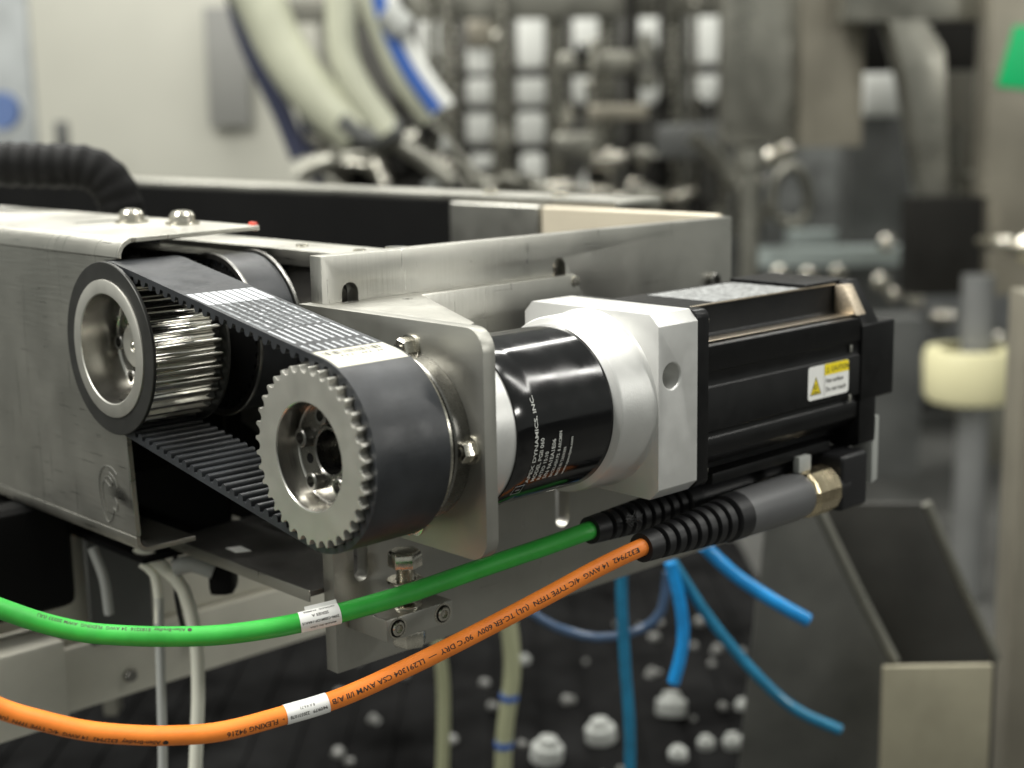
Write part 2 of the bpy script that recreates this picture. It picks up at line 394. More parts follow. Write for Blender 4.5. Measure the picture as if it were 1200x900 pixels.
TAG = ([(1135, 203), (1167, 327), (1212, 326), (1219, 193)], 2424)
DARKBOX = (967, 1133, -241, -30, 2432)
PIPEV = (1110, 1138, -52, 123, 2687)
KNOB1 = (1071, 1114, -143, -84, 2262)
KNOB2 = (1115, 1176, -154, -92, 2262)
COLLAR = (978, 1171, -455, -344, 2347)
CPOST = (1058, 1117, -905, -222, 2364)
CPOST2 = (1133, 1193, -618, -454, 2415)
RCOL = (665, 739, -669, -43, 900)
MIDBOX = (996, 1124, -758, -408, 2857)
DARKBK = (-40, 2159, -2619, -709, 4387)
TRPLATE = ([(349, -214), (401, -228), (482, -389), (459, -555), (319, -552)], 690)
TREDGE1 = ([(385, -205), (427, -291), (465, -365)], 640)
TREDGE2 = ([(505, -221), (541, -301), (581, -384)], 690)
TRFRONT = (449, 554, -520, -362, 620)
TRBACK = ([(519, -235), (599, -406), (600, -584), (491, -582), (492, -404), (406, -233)], 740)
TUBE_A = ([(111, -272), (134, -287), (172, -298), (210, -291), (229, -273), (234, -238)], 540)
TUBE_B = ([(194, -212), (193, -258), (196, -322), (200, -387), (199, -469)], 534)
TUBE_C = ([(232, -216), (241, -255), (243, -289), (235, -324)], 498)
TUBE_D = ([(233, -216), (266, -269), (304, -318), (342, -355), (383, -376)], 510)
TUBE_E = ([(254, -187), (278, -211), (310, -234), (340, -252)], 450)
HOSE_P = ([(88, -301), (95, -382), (86, -455), (81, -548)], 690)
HOSE_Q = ([(11, -309), (24, -381), (24, -454), (18, -547)], 690)
HOSE_R = ([(-151, -115), (-133, -132), (-122, -146), (-116, -176), (-116, -212), (-119, -249), (-125, -311)], 240)
HOSE_S = ([(-139, -151), (-141, -211), (-143, -261), (-146, -311)], 240)
HOSE_T = ([(-149, -127), (-141, -135), (-139, -151), (-140, -169)], 240)
BASEA = (-559, -68, -371, -307, 790)
BASEB = (-544, -145, -441, -352, 740)
BASEC = (-498, -288, -414, -284, 640)
LEGP = (-273, -260, -364, -244, 540)
BDIAG = ([(-412, -191), (-309, -216), (-281, -244), (-291, -275), (-417, -249)], 540)
VALVE = (-106, -89, -152, -128, 240)
ELB = ([(-127, -131), (-115, -128), (-101, -133)], 240)
TIE = ([(-126, -122), (-127, -151), (-124, -172)], 240)
BLACKHOSE = ([(-345, 131), (-305, 130), (-264, 128), (-237, 126), (-221, 117), (-212, 100), (-207, 72)], 480)
FRONTW = ([(-372, -201), (-342, -194), (-326, -183)], 510)

# ------------------------------------------------------------------ mounting rail plate that carries the drive
P = thing('mounting_plate', (257, 86, -157), 'long upright stainless plate behind the motor, slotted and drilled', 'plate')
obj('plate', MB().sheet([(74.5, -157), (440, -157), (440, 86.5), (74.5, 86.5)],
    [slot(94.5, -105, -50, 5.0), slot(262.5, -108, -50, 6.3), slot(94, 20, 70.5, 5.6), slot(262, 20, 70.5, 5.6)], xz, 86, 96.5), STEEL, P, bevel=0.7)
b = MB(); b.socket((418, 86, 42), (0, -1, 0), 6.0, 4.0); obj('screw', b, SOCK, P)
for x in (94, 262):
    b = MB(); b.cyl((x, 95.6, 62), (0, 1, 0), 5.0, 0, 2); obj('bolt_tip', b, SOCK, P)

# ------------------------------------------------------------------ motor bracket: upright face, side plate, gusset
BR = thing('motor_bracket', (71, 0, -58), 'welded stainless bracket with rounded corners holding the gearbox', 'bracket')
obj('face_plate', MB().sheet(rrect(-54, 98, -58, 60, [0.01, 12, 12, 0.01])[:],
    [circle(0, 0, 32, 40)], yz, 67, 75), BRK, BR, bevel=0.9)
obj('side_plate', MB().prism([(75.2, -57), (252, -57), (277, -34), (277, 40), (269, 60), (75.2, 60)], xz, 78, 85.6), STEEL, BR, bevel=0.8)
obj('gusset', MB().sheet([(75.3, 77.7), (139, 77.7), (81, -33), (75.3, -36)], [circle(121, 68, 3.0, 14)], xy, 54, 60.0), DULLST, BR, bevel=0.6)
b = MB(); b.cyl((268.5, 78, 56.0), (0, -1, 0), 3.4, 0, 0.8, 20); obj('dowel', b, BOLT, BR)
for (y, z) in ((0.5, 45.4), (-43.5, -1.0), (44, -1), (0.5, -46.5)):
    b = MB(); b.cyl((67, y, z), (-1, 0, 0), 7.4, 0, 1.5, 28); w = obj('washer', b, BOLT, BR, bevel=0.2)
    b = MB(); b.hexa((65.5, y, z), (-1, 0, 0), 10.5, 0, 6.2); h = obj('hex_bolt', b, BOLT, BR)
    b = MB(); b.cyl((59.4, y, z), (-1, 0, 0), 2.6, 0, 0.9, 16); obj('thread_end', b, SOCK, h)

# ------------------------------------------------------------------ tension block with its jack bolt
TB = thing('tension_block', (108, 68, -131), 'small steel tension block under the green cable with two socket screws', 'block')
obj('block', MB().sheet([(83.5, -131), (133, -131), (133, -117.8), (83.5, -117.8)], [], xz, 50, 86) , STEEL, TB, bevel=0.7)
for x in (91.5, 125.5):
    b = MB(); b.lathe((x, 50, -124.4), (0, -1, 0), [(-0.3, 6.4), (0.25, 6.3), (0.25, 5.3), (-0.3, 5.2)], 28, close=True); obj('counterbore', b, BOLT, TB)
    b = MB(); b.cyl((x, 49.95, -124.4), (0, -1, 0), 5.3, 0, 0.12, 28); obj('recess', b, BLACK, TB)
    b = MB(); b.socket((x, 49.8, -124.4), (0, -1, 0), 4.2, 1.3, 1.0); obj('socket_screw', b, BOLT, TB)
b = MB(); b.hexa((108, 62, -94.2), (0, 0, 1), 17.5, 0.5, 10); obj('bolt_head', b, BOLT, TB, bevel=0.3)
prof = []
for i in range(18): prof += [(-i * 1.25, 5.6), (-i * 1.25 - 0.6, 4.8)]
b = MB(); b.lathe((108, 62, -93.7), (0, 0, 1), prof, 28); obj('bolt_thread', b, BOLT, TB)
b = MB(); b.lathe((108, 62, -103.4), (0, 0, 1), [(0, 6.0), (0, 10.6), (1.2, 11.2), (2.0, 10.4), (2.0, 6.0)], 32); obj('flange_nut', b, BOLT, TB)
b = MB(); b.cyl((108, 62, -117.7), (0, 0, 1), 9.5, 0, 1.3, 28); obj('washer', b, BOLT, TB, bevel=0.2)
b = MB(); b.hexa((108, 60, -131.2), (0, 0, -1), 18, 0, 10); obj('lower_nut', b, BOLT, TB, bevel=0.4)

# ------------------------------------------------------------------ planetary gearbox
GB = thing('gearbox', (137, 0, 0), 'silver planetary gearbox with glossy black wrap between bracket and motor', 'gearbox')
b = MB(); b.lathe((0, 0, 0), (1, 0, 0), [(75.3, 20), (75.3, 44.5), (76, 45.2), (97.4, 45.2), (98, 44.8), (168.4, 44.8), (169.6, 46.6), (171.2, 49.6), (172.6, 50.4), (196.5, 50.9), (198.3, 52.0)], 96)
obj('body', b, ALU, GB)
pr = []
for i in range(23):
    x = 97.0 + i * (168.6 - 97.0) / 22
    pr.append((x, 46.1 + (0.5 if i in (1, 3) else 0) + (0.35 if i == 2 else 0)))
pr = [(97.0, 45.0)] + pr + [(168.6, 45.0)]
b = MB(); b.lathe((0, 0, 0), (1, 0, 0), pr, 96); wrap = obj('label_wrap', b, WRAP, GB, sharp=60)
def on_wrap(x0, ang0, r=46.75):
    def f(a, h):        # text runs up the side, its top faces the pulley
        t = ang0 + a / r
        return (x0 - h, -r * math.cos(t), r * math.sin(t))
    return f
b = MB()
lines = [('APEX DYNAMICS, INC.', 0.60, 3.4, 0.02), ('MODEL PGII 060', 0.48, 3.7, 0.022), ('RATIO 15:10', 0.36, 3.5, 0.022), ('S/N 9A1EA1E06', 0.60, 3.7, 0.022), ('BACKLASH P2  8 ARCMIN', 0.85, 3.1, 0.018), ('MADE IN TAIWAN', 0.32, 3.1, 0.018), ('www.apexdyna.com', 0.25, 2.9, 0.018)]
lx = 111.0
for k, (tx, top, sz, bd) in enumerate(lines):
    v, f, wd = glyphs(tx, sz, bd)
    lettering(b, tx, sz, on_wrap(lx + k * 4.35, -0.62), bd, squeeze=min(1.0, 46.7 * (0.66 + 0.35 * math.sin(k * 2.1 + 1.2)) / max(wd, 1)) if k else 46.7 * 1.06 / wd)
obj('print', b, INKW, wrap)
b = MB()
for (h0, h1, a0, a1) in ((0, 7, -0.80, -0.785), (0, 7, -0.66, -0.645), (0, .6, -0.80, -0.645), (6.4, 7, -0.80, -0.645), (2.0, 5.0, -0.74, -0.71)):
    g = on_wrap(110, 0); b.add([g(a * 46.75, h) for a, h in ((a0, h0), (a1, h0), (a1, h1), (a0, h1))], [(0, 1, 2, 3)])
obj('emblem', b, INKG, wrap)
# square adapter flange, corners cut, clamp-screw hole in its near side
A_, CH = 52.6, 6.4
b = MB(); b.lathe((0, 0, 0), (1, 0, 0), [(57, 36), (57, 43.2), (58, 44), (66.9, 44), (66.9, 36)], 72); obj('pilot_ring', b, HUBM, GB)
sq = [(-A_, -A_ + CH), (-A_ + CH, -A_), (A_ - CH, -A_), (A_, -A_ + CH), (A_, A_ - CH), (A_ - CH, A_), (-A_ + CH, A_), (-A_, A_ - CH)]
b = MB(); n = 8
v = [(198.3, y, z) for y, z in sq] + [(232, y, z) for y, z in sq]
b.add(v, [tuple(range(8)), tuple(range(15, 7, -1))] + [(i, (i + 1) % 8, 8 + (i + 1) % 8, 8 + i) for i in range(7)])
loops = [[(198.3, -A_ + CH), (232, -A_ + CH), (232, A_ - CH), (198.3, A_ - CH)], circle(209.5, 17.5, 7.9, 32)]
tri = tessellate_polygon([[Vector((p[0], p[1], 0)) for p in l] for l in loops]); fl = [p for l in loops for p in l]
b.add([(p[0], -A_, p[1]) for p in fl], [tuple(t) for t in tri])
b.lathe((209.5, -A_, 17.5), (0, 1, 0), [(0, 7.9), (0.8, 7.3), (14, 7.2), (14, 0.01)], 32)
obj('adapter_flange', b, ALU, GB, bevel=0.45)

# ------------------------------------------------------------------ servo motor
SM = thing('servo_motor', (340, 0, -50), 'black finned servo motor with yellow caution sticker on its side', 'motor')
sec = [(-31, 50), (-31.5, 33), (-34, 30.8), (-46, 30.2), (-49, 29.2), (-49, 14.4), (-47.9, 13.6), (-47.9, 5.6), (-49, 4.8), (-49, -21), (-46.6, -22), (-46.6, -25), (-47.8, -26), (-47.8, -36), (-42, -40), (-40, -43), (-31, -45), (-31, -50)]
sec2 = sec + [(-y, z) for y, z in reversed(sec)]
obj('body', MB().prism(sec2, yz, 243, 402), ANOD, SM, bevel=0.35, seg=1)
mf = rrect(-51.8, 51.8, -51.8, 51.8, 5)
obj('mounting_flange', MB().sheet(mf, [], yz, 232.2, 242.8), ANOD, SM, bevel=0.8)
cap = [(-42, 50.5), (-49.5, 30.6), (-49.5, -55), (-40, -57), (40, -57), (49.5, -55), (49.5, 30.6), (42, 50.5)]
obj('end_cap', MB().prism([(-33, 51.5), (-49.4, 25.6), (-49.4, -55), (-40, -58), (40, -58), (49.6, -55), (49.6, 24.6), (33, 51.5)], yz, 402.2, 421), ANOD, SM, bevel=0.6)
obj('encoder_cover', MB().prism(rrect(-49.9, 49.9, -26, 24.4, 1.5), yz, 402.4, 440), ANOD, SM, bevel=0.4)
obj('shelf_reflection', MB().box(244, 398, -45.6, -35, 30.9, 31.5), GLINT, SM, bevel=0.2)  # warm reflection on the black shelf, built as a bright strip
obj('edge_highlight', MB().box(244, 398, -31.7, -30.7, 49.5, 50.5), GLINT, SM, bevel=0.2)  # highlight of the top edge, built as a bright strip
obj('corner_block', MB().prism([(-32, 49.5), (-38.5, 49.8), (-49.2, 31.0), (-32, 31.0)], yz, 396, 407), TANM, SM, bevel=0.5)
obj('top_cover', MB().box(366, 412, -31, 30, 50.2, 52.4), ANOD, SM, bevel=0.7)
obj('nameplate', MB().prism([(276, -29.5), (362, -29.5), (362, 24), (276, 24)], xy, 50.1, 50.4), FOIL, SM)
for (y, z) in ((-44.5, 44.3), (-44.5, -43.5), (44.5, 44.3), (44.5, -43.5)):
    b = MB(); b.socket((243, y, z), (1, 0, 0), 4.4, 4.2); obj('flange_screw', b, BOLT, SM)
for z in (11.0, -21.5):
    b = MB(); b.box(389.5, 391.9, -49.6, -48.6, z - 3.2, z + 1.6); obj('clip', b, STEEL, SM, bevel=0.3)
# caution sticker
st = obj('caution_sticker', MB().prism([(x, z) for x, z in rrect(344.2, 388.6, -17.6, 3.8, 2.4)], xz, -49.35, -49.05), WHITE, SM)
ys = -49.42
b = MB(); b.prism([(361.5, -3.4), (388.5, -3.4), (388.5, 1.4), (387.6, 3.2), (386.0, 3.75), (361.5, 3.75)], xz, ys, -49.36)
b.prism([(346.4, -14.4), (358.4, -14.4), (352.4, -3.0)], xz, ys, -49.36); obj('yellow_field', b, YELLOW, st)
fr = lambda x, z, y=-49.46: (lambda a, h: (x + a, y, z + h))
b = MB(); lettering(b, 'CAUTION', 4.4, fr(368.6, -1.6), 0.02)
obj('print', b, INK, st)
b = MB(); lettering(b, 'Hot surface', 4.0, fr(363.2, -8.4), 0.02); obj('print', b, INK, st)
b = MB(); lettering(b, 'Do not touch', 4.0, fr(363.2, -14.0), 0.02); obj('print', b, INK, st); b = MB()
def tri_line(mb, pts, w, y):
    c = Vector((sum(p[0] for p in pts) / 3, sum(p[1] for p in pts) / 3)); o = [Vector(p) for p in pts]; i = [c + (p - c) * (1 - w) for p in o]
    mb.add([(p.x, y, p.y) for p in o + i], [(k, (k + 1) % 3, 3 + (k + 1) % 3, 3 + k) for k in range(3)])
tri_line(b, [(346.4, -14.4), (358.4, -14.4), (352.4, -3.0)], 0.16, -49.47)
tri_line(b, [(363.0, -1.9), (367.0, -1.9), (365.0, 1.7)], 0.35, -49.47)
for k in range(3):
    pts = [(350.2 + k * 1.5 + 0.5 * math.sin(j * 1.5), -11.6 + j * 0.8) for j in range(6)]
    for j in range(5):
        (x0, z0), (x1, z1) = pts[j], pts[j + 1]; b.add([(x0, -49.47, z0), (x0 + .6, -49.47, z0), (x1 + .6, -49.47, z1), (x1, -49.47, z1)], [(0, 1, 2, 3)])
b.box(349, 356, -49.48, -49.46, -13.2, -12.4)
b.add([(361.3, -49.45, -17), (361.6, -49.45, -17), (361.6, -49.45, 3.6), (361.3, -49.45, 3.6)], [(0, 1, 2, 3)])
obj('hot_surface_symbol', b, INK, st)
# angled outlets under the end cap
b = MB(); b.box(376, 406, -55, -27, -95, -57.8); obj('power_port', b, RUBBER, SM, bevel=4, seg=3)
b = MB(); b.box(384, 420, -12, 20, -95, -58.2); obj('feedback_port', b, RUBBER, SM, bevel=4, seg=3)
b = MB(); b.prism([(424, -86), (431, -84), (431, -40), (427, -40), (427, -52), (424, -58)], xz, -46, -30); obj('port_shield', b, PALEP, SM, bevel=0.6)
b = MB(); b.box(262, 384, -40, 10, -57, -50.3); obj('belly_plate', b, ANOD, SM, bevel=1)

# ------------------------------------------------------------------ toothed pulleys and belts
YB, ZB = 196.5, 32.3
LB = math.hypot(YB, ZB); DV = (YB / LB, ZB / LB); NV = (-ZB / LB, YB / LB); RP = 45.84
PER = 2 * LB + 2 * math.pi * RP; NT = 86; PITCH = PER / NT
KS = [(0, 1.0), (LB, 2.0), (LB + math.pi * RP, 0.7), (2 * LB + math.pi * RP, 0.7), (2 * LB + 1.5 * math.pi * RP, -0.5), (PER, 1.0)]
def lift(s):
    s %= PER
    for (a, p), (c, q) in zip(KS, KS[1:]):
        if a <= s <= c:
            t = (s - a) / (c - a); t = t * t * (3 - 2 * t); return p + (q - p) * t
    return 1.0
def bpos(s, off):
    s %= PER; o = RP + off + lift(s)
    if s <= LB: return (DV[0] * s + NV[0] * o, DV[1] * s + NV[1] * o)
    s -= LB
    if s <= math.pi * RP:
        t = s / RP; return (YB + (NV[0] * math.cos(t) + DV[0] * math.sin(t)) * o, ZB + (NV[1] * math.cos(t) + DV[1] * math.sin(t)) * o)
    s -= math.pi * RP
    if s <= LB: return (YB - DV[0] * s - NV[0] * o, ZB - DV[1] * s - NV[1] * o)
    t = (s - LB) / RP; return (-(NV[0] * math.cos(t) + DV[0] * math.sin(t)) * o, -(NV[1] * math.cos(t) + DV[1] * math.sin(t)) * o)
def belt_mesh(posf, per, nt, x0, x1, land=-0.35, tip=-3.7, back=2.6):
    pit = per / nt; outer = []; inner = []
    for k in range(nt):
        c = k * pit
        for (ds, h) in ((-3.6, 0), (-2.55, 0), (-2.25, .45), (-1.75, .78), (-0.95, .97), (0, 1), (0.95, .97), (1.75, .78), (2.25, .45), (2.55, 0)):
            inner.append(posf(c + ds, land + (tip - land) * h)); outer.append(posf(c + ds, back))
    n = len(outer); b = MB()
    v = [(x, *p) for x in (x0, x1) for p in outer] + [(x, *p) for x in (x0, x1) for p in inner]
    f = []
    for i in range(n):
        j = (i + 1) % n
        f += [(i, j, n + j, n + i), (2 * n + i, 3 * n + i, 3 * n + j, 2 * n + j), (i, 2 * n + i, 2 * n + j, j), (n + i, n + j, 3 * n + j, 3 * n + i)]
    return b.add(v, f)
def gear_profile(r, n, phase, cy, cz, depth=3.6, w=2.6):
    out = []
    for k in range(n):
        a = phase + 2 * math.pi * k / n; cr = r - depth + w
        for i in range(9):
            q = math.pi * i / 8
            yy = -w * math.cos(q); rr = cr - w * math.sin(q)
            if i in (0, 8): rr = r - 0.25; yy *= 1.16
            out.append((a + yy / r, rr))
        out.append((a + math.pi / n - 0.012, r)); out.append((a + math.pi / n + 0.012, r))
    return [(cy + r_ * math.cos(a), cz + r_ * math.sin(a)) for a, r_ in out]

# near pulley on the gearbox shaft
smid = 2 * LB + 1.5 * math.pi * RP; kk = round(smid / PITCH); pm = bpos(kk * PITCH, 0); ph = math.atan2(pm[1], pm[0])
DP = thing('drive_pulley', (25, 0, 0), 'bare steel toothed pulley at front, its recess holding cap screws', 'pulley', 'toothed belt pulleys')
gp = gear_profile(45.0, 36, ph, 0, 0)
obj('toothed_rim', MB().sheet(gp, [circle(0, 0, 27.4, 64)], yz, 0, 51), MACH, DP, bevel=0.3, seg=1)
b = MB(); b.lathe((0, 0, 0), (1, 0, 0), [(-0.01, 27.5), (0.5, 26.8), (12.5, 26.3), (13.2, 25.6)], 72); obj('bore', b, BORE, DP)
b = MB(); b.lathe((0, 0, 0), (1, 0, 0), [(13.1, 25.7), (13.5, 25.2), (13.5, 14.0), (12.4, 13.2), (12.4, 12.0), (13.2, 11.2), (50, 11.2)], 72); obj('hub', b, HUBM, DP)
b = MB(); b.lathe((0, 0, 0), (1, 0, 0), [(31, 0.01), (31, 7.2), (32, 8.4), (60, 8.4)], 36); obj('shaft_end', b, SOCK, DP, bevel=0.2)
b = MB(); b.lathe((0, 0, 0), (1, 0, 0), [(51.2, 30), (51.2, 45.8), (52.0, 46.4), (53.2, 46.4), (53.2, 30)], 72); obj('rear_flange', b, BOLT, DP)
for i in range(5):
    a = math.radians(16 + i * 72); y, z = 19.0 * math.cos(a), 19.0 * math.sin(a)
    b = MB(); b.socket((13.5, y, z), (-1, 0, 0), 4.7, 5.2); obj('cap_screw', b, SOCK, DP)
for a in (-18, 124):
    y, z = 18.4 * math.cos(math.radians(a)), 18.4 * math.sin(math.radians(a))
    b = MB(); b.cyl((13.45, y, z), (-1, 0, 0), 2.6, 0, 0.1, 20); obj('jack_hole', b, BLACK, DP)

# far pulley, flanged, on the cross shaft
RBT = 46.3
smid = LB + 0.5 * math.pi * RP; kk = round(smid / PITCH); pm = bpos(kk * PITCH, 0); ph = math.atan2(pm[1] - ZB, pm[0] - YB)
FP = thing('flanged_pulley', (28, YB, ZB), 'steel toothed pulley with black front flange beside the housing', 'pulley', 'toothed belt pulleys')
obj('toothed_rim', MB().sheet(gear_profile(RBT, 36, ph, YB, ZB), [circle(YB, ZB, 34, 64)], yz, 3.8, 50.5), TOOTH, FP, bevel=0.3, seg=1)
b = MB(); b.lathe((0, YB, ZB), (1, 0, 0), [(1.6, 40.6), (1.6, 50.2), (2.0, 50.6), (3.6, 50.6), (3.6, 40.6)], 96, close=True); obj('front_flange', b, OXIDE, FP)
b = MB(); b.lathe((0, YB, ZB), (1, 0, 0), [(1.2, 32.0), (24, 31.4), (25.2, 30.6)], 96); obj('bore', b, BORE, FP)
b = MB(); b.lathe((0, YB, ZB), (1, 0, 0), [(2.2, 40.5), (0.9, 40.3), (0.7, 39.9), (0.7, 32.6), (1.21, 32.0)], 96); obj('rim_face', b, MACH, FP)
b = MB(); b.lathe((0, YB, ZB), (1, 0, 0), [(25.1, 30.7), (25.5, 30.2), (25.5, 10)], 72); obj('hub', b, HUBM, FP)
b = MB(); b.lathe((0, YB, ZB), (1, 0, 0), [(18.4, 0.01), (18.4, 3.2), (17.6, 4.0), (17.6, 12.0), (18.6, 13.2), (60, 13.2)], 48); sh = obj('shaft', b, MACH, FP)
b = MB(); b.ball((17.6, YB, ZB), 1.6, 2.6, 2.6); obj('centre_mark', b, BOLT, sh)
b = MB(); b.lathe((0, YB, ZB), (1, 0, 0), [(51, 30), (51, 49.6), (52.4, 49.6), (52.4, 30)], 72); obj('rear_flange', b, OXIDE, FP)
for a in (-2, 58, 118, 178, 238, 298):
    y, z = YB + 23.5 * math.cos(math.radians(a)), ZB + 23.5 * math.sin(math.radians(a))
    b = MB(); b.socket((25.5, y, z), (-1, 0, 0), 4.8, 5.0); obj('cap_screw', b, SOCK, FP)

# main belt
BT = thing('timing_belt', (27, 98, 16), 'black toothed belt printed in white, looped over both front pulleys', 'belt', 'toothed belts')
band = obj('band', belt_mesh(bpos, PER, NT, 4.8, 50.2), BELT, BT, sharp=50)
def patch(mb, s0, s1, x0, x1, off=2.68):
    n = max(1, int(abs(s1 - s0) / 2.5)); v = []
    for i in range(n + 1):
        p = bpos(s0 + (s1 - s0) * i / n, off); v += [(x0, *p), (x1, *p)]
    mb.add(v, [(2 * i, 2 * i + 1, 2 * i + 3, 2 * i + 2) for i in range(n)])
bw, bg = MB(), MB()
rows = 9
for r in range(rows):
    x = 6.4 + r * 4.78
    patch(bw, 125, 102, x, x + 3.7)
    s = 101.0
    while s > 52.5:
        l = random.uniform(0.7, 2.2)
        patch(bg if random.random() < 0.75 else bw, s, s - l, x + 0.5 + random.uniform(0, .5), x + random.uniform(2.2, 3.2)); s -= l + random.uniform(0.25, 0.7)
    s = 49.5
    while s > 27:
        l = random.uniform(1.6, 3.6); patch(bw, s, s - l, x + 0.7 + random.uniform(0, .25), x + 2.3 + random.uniform(0, .35)); s -= l + random.uniform(0.15, 0.4)
    s = 21.5
    while s > 12.5:
        l = random.uniform(1.2, 2.6); patch(bw, s, s - l, x + 0.7 + random.uniform(0, .5), x + 2.4); s -= l + random.uniform(0.2, 0.5)
obj('white_print', bw, INKB, band, smooth=False); obj('grey_print', bg, INKG, band, smooth=False)
b = MB(); patch(b, 9.5, -11, 6.0, 49.0, 2.74); lab = obj('barcode_label', b, CREAML, BT)
b = MB(); x = 9.0
while x < 43:
    w_ = random.choice((0.5, 0.8, 1.2, 1.9)); patch(b, 7.2, 2.2, x, x + w_, 2.82); x += w_ + random.choice((0.7, 1.0, 1.6))
for x in (16, 19, 22, 28.5, 30.5, 33, 38, 40): patch(b, 0.4, -1.6, x, x + 1.2, 2.8)
obj('print', b, INKS, lab, smooth=False)

# second belt, running back into the housing, with its pulley
PER2 = 2 * 640 + 2 * math.pi * RP; NT2 = 196
def bpos2(s, off):
    s %= PER2; o = RP + off
    if s <= 640: return (YB + 640 - s, ZB + o)
    s -= 640
    if s <= math.pi * RP: t = s / RP; return (YB - math.sin(t) * o, ZB + math.cos(t) * o)
    s -= math.pi * RP
    if s <= 640: return (YB + s, ZB - o)
    t = (s - 640) / RP; return (YB + 640 + math.sin(t) * o, ZB - math.cos(t) * o)
tag(obj('timing_belt', belt_mesh(bpos2, PER2, NT2, 76, 101.5, land=-0.3, tip=-3.6, back=2.4), BELT, at=(89, YB, ZB), sharp=50), 'plain black toothed belt behind, disappearing into the housing', 'belt', 'toothed belts')
RP2 = thing('rear_pulley', (89, YB, ZB), 'pulley with bright rims inside the rear belt, behind the flanged one', 'pulley', 'toothed belt pulleys')
obj('toothed_rim', MB().sheet(gear_profile(45, 36, 0.03, YB, ZB), [], yz, 75, 102.5), BLACK, RP2)
for x in (72.8, 102.6):
    b = MB(); b.lathe((0, YB, ZB), (1, 0, 0), [(x, 46.5), (x, 49.6), (x + .5, 50.2), (x + 1.6, 50.2), (x + 1.6, 46.5)], 72, close=True); obj('flange', b, SOCK, RP2)
b = MB(); b.cyl((62, YB, ZB), (1, 0, 0), 13, 0, 70); obj('shaft', b, MACH, RP2)
BB = thing('bearing_block', (146, YB - 8, ZB), 'dark bearing block behind the rear belt, beside the mounting plate', 'bearing')
b = MB(); b.lathe((0, YB - 8, ZB + 2), (1, 0, 0), [(134, 10), (134, 36), (136, 38), (158, 38), (158, 10)], 48); obj('casting', b, DARKST, BB)
for a in (205, 150, 330):
    b = MB(); b.hexa((134, YB - 8 + 27 * math.cos(math.radians(a)), ZB + 27 * math.sin(math.radians(a))), (-1, 0, 0), 9, 0, 6); obj('hex_bolt', b, BOLT, BB)

# ------------------------------------------------------------------ belt housing at the left
MH = thing('belt_housing', (60, 700, -95), 'long brushed stainless cover at left with a pen scribble', 'housing')
Y0, Y1 = 194, 1500
notch = [(YB + 51.2 * math.cos(math.radians(a)), ZB + 51.2 * math.sin(math.radians(a))) for a in range(-88, 89, 8)]
side = [(Y0, -82), (Y1, -82), (Y1, 84), (Y0, 84)] + [(max(Y0, y), z) for y, z in reversed(notch)]
obj('side_panel', MB().prism(side, yz, 10, 13), STEELH, MH, bevel=0.4, seg=1)
def bent(pts, t):      # open profile in X-Z with thickness t
    n = len(pts); inn = []
    for i in range(n):
        a = Vector(pts[max(0, i - 1)]); c = Vector(pts[min(n - 1, i + 1)]); d = (c - a).normalized(); inn.append((pts[i][0] + d.y * t, pts[i][1] - d.x * t))
    return pts + inn[::-1]
top = [(9.6, 84.4)] + [(9.6 + 12 - 12 * math.cos(math.radians(a)), 84.4 + 11 * math.sin(math.radians(a))) for a in range(15, 91, 15)] + [(120, 95.4)]
mb = MB().prism(bent(top, 3), xz, Y0, Y1)
for p in mb.v:
    if p.y < Y0 + 1: p.y += (p.x - 10) * 0.17
obj('top_panel', mb, STEELH, MH, bevel=0.4, seg=1)
bot = [(50, -93)] + [(18 - 8.4 * math.sin(math.radians(a)), -84.6 - 8.4 * math.cos(math.radians(a))) for a in range(0, 91, 15)] + [(9.6, -82.4)]
obj('bottom_panel', MB().prism(bent(bot, 3), xz, Y0, Y1), STEELH, MH, bevel=0.4, seg=1)
obj('inner_shade', MB().box(20, 116, 330, 336, -80, 90), BLACK, MH)  # black sheets, here and below, added for the shade inside the housing
obj('inner_shade', MB().box(51, 116, 264, 1500, -124, -120), BLACK, MH)
obj('inner_shade', MB().box(116.5, 119.5, 263, 1500, -122, 66), BLACK, MH)
for (x, y) in ((84, 310), (95, 264)):
    b = MB(); b.cyl((x, y, 95.4), (0, 0, 1), 11, 0, 1.8, 28); w = obj('washer', b, BOLT, MH, bevel=0.3)
    b = MB(); b.lathe((x, y, 97.2), (0, 0, 1), [(0, 8.5), (4.4, 8.3), (6.6, 6.6), (7.6, 3), (7.8, 0.01)], 28); obj('dome_bolt', b, BOLT, MH)
b = MB()
def scrib(pts): b.tube(spline([(9.75, y, z) for y, z in pts], 1.2), 0.32, 5)
scrib([(213, -47), (218, -44), (227, -44), (234, -50), (236, -60), (233, -72), (228, -79), (222, -76), (219, -70)])
scrib([(229, -52), (223, -50), (219, -53), (222, -56), (228, -53), (232, -57), (231, -66), (229, -73)])
scrib([(217, -62), (214, -66), (216, -70), (220, -69)]); scrib([(222, -47), (216, -50), (213, -55)])
obj('pen_scribble', b, mat('pen_ink', (0.10, 0.10, 0.09), 0, 0.6), MH)
b = MB(); b.box(117.5, 120.5, 215, 222, 91.8, 97.4); obj('end_strip', b, REDP, MH, bevel=1)

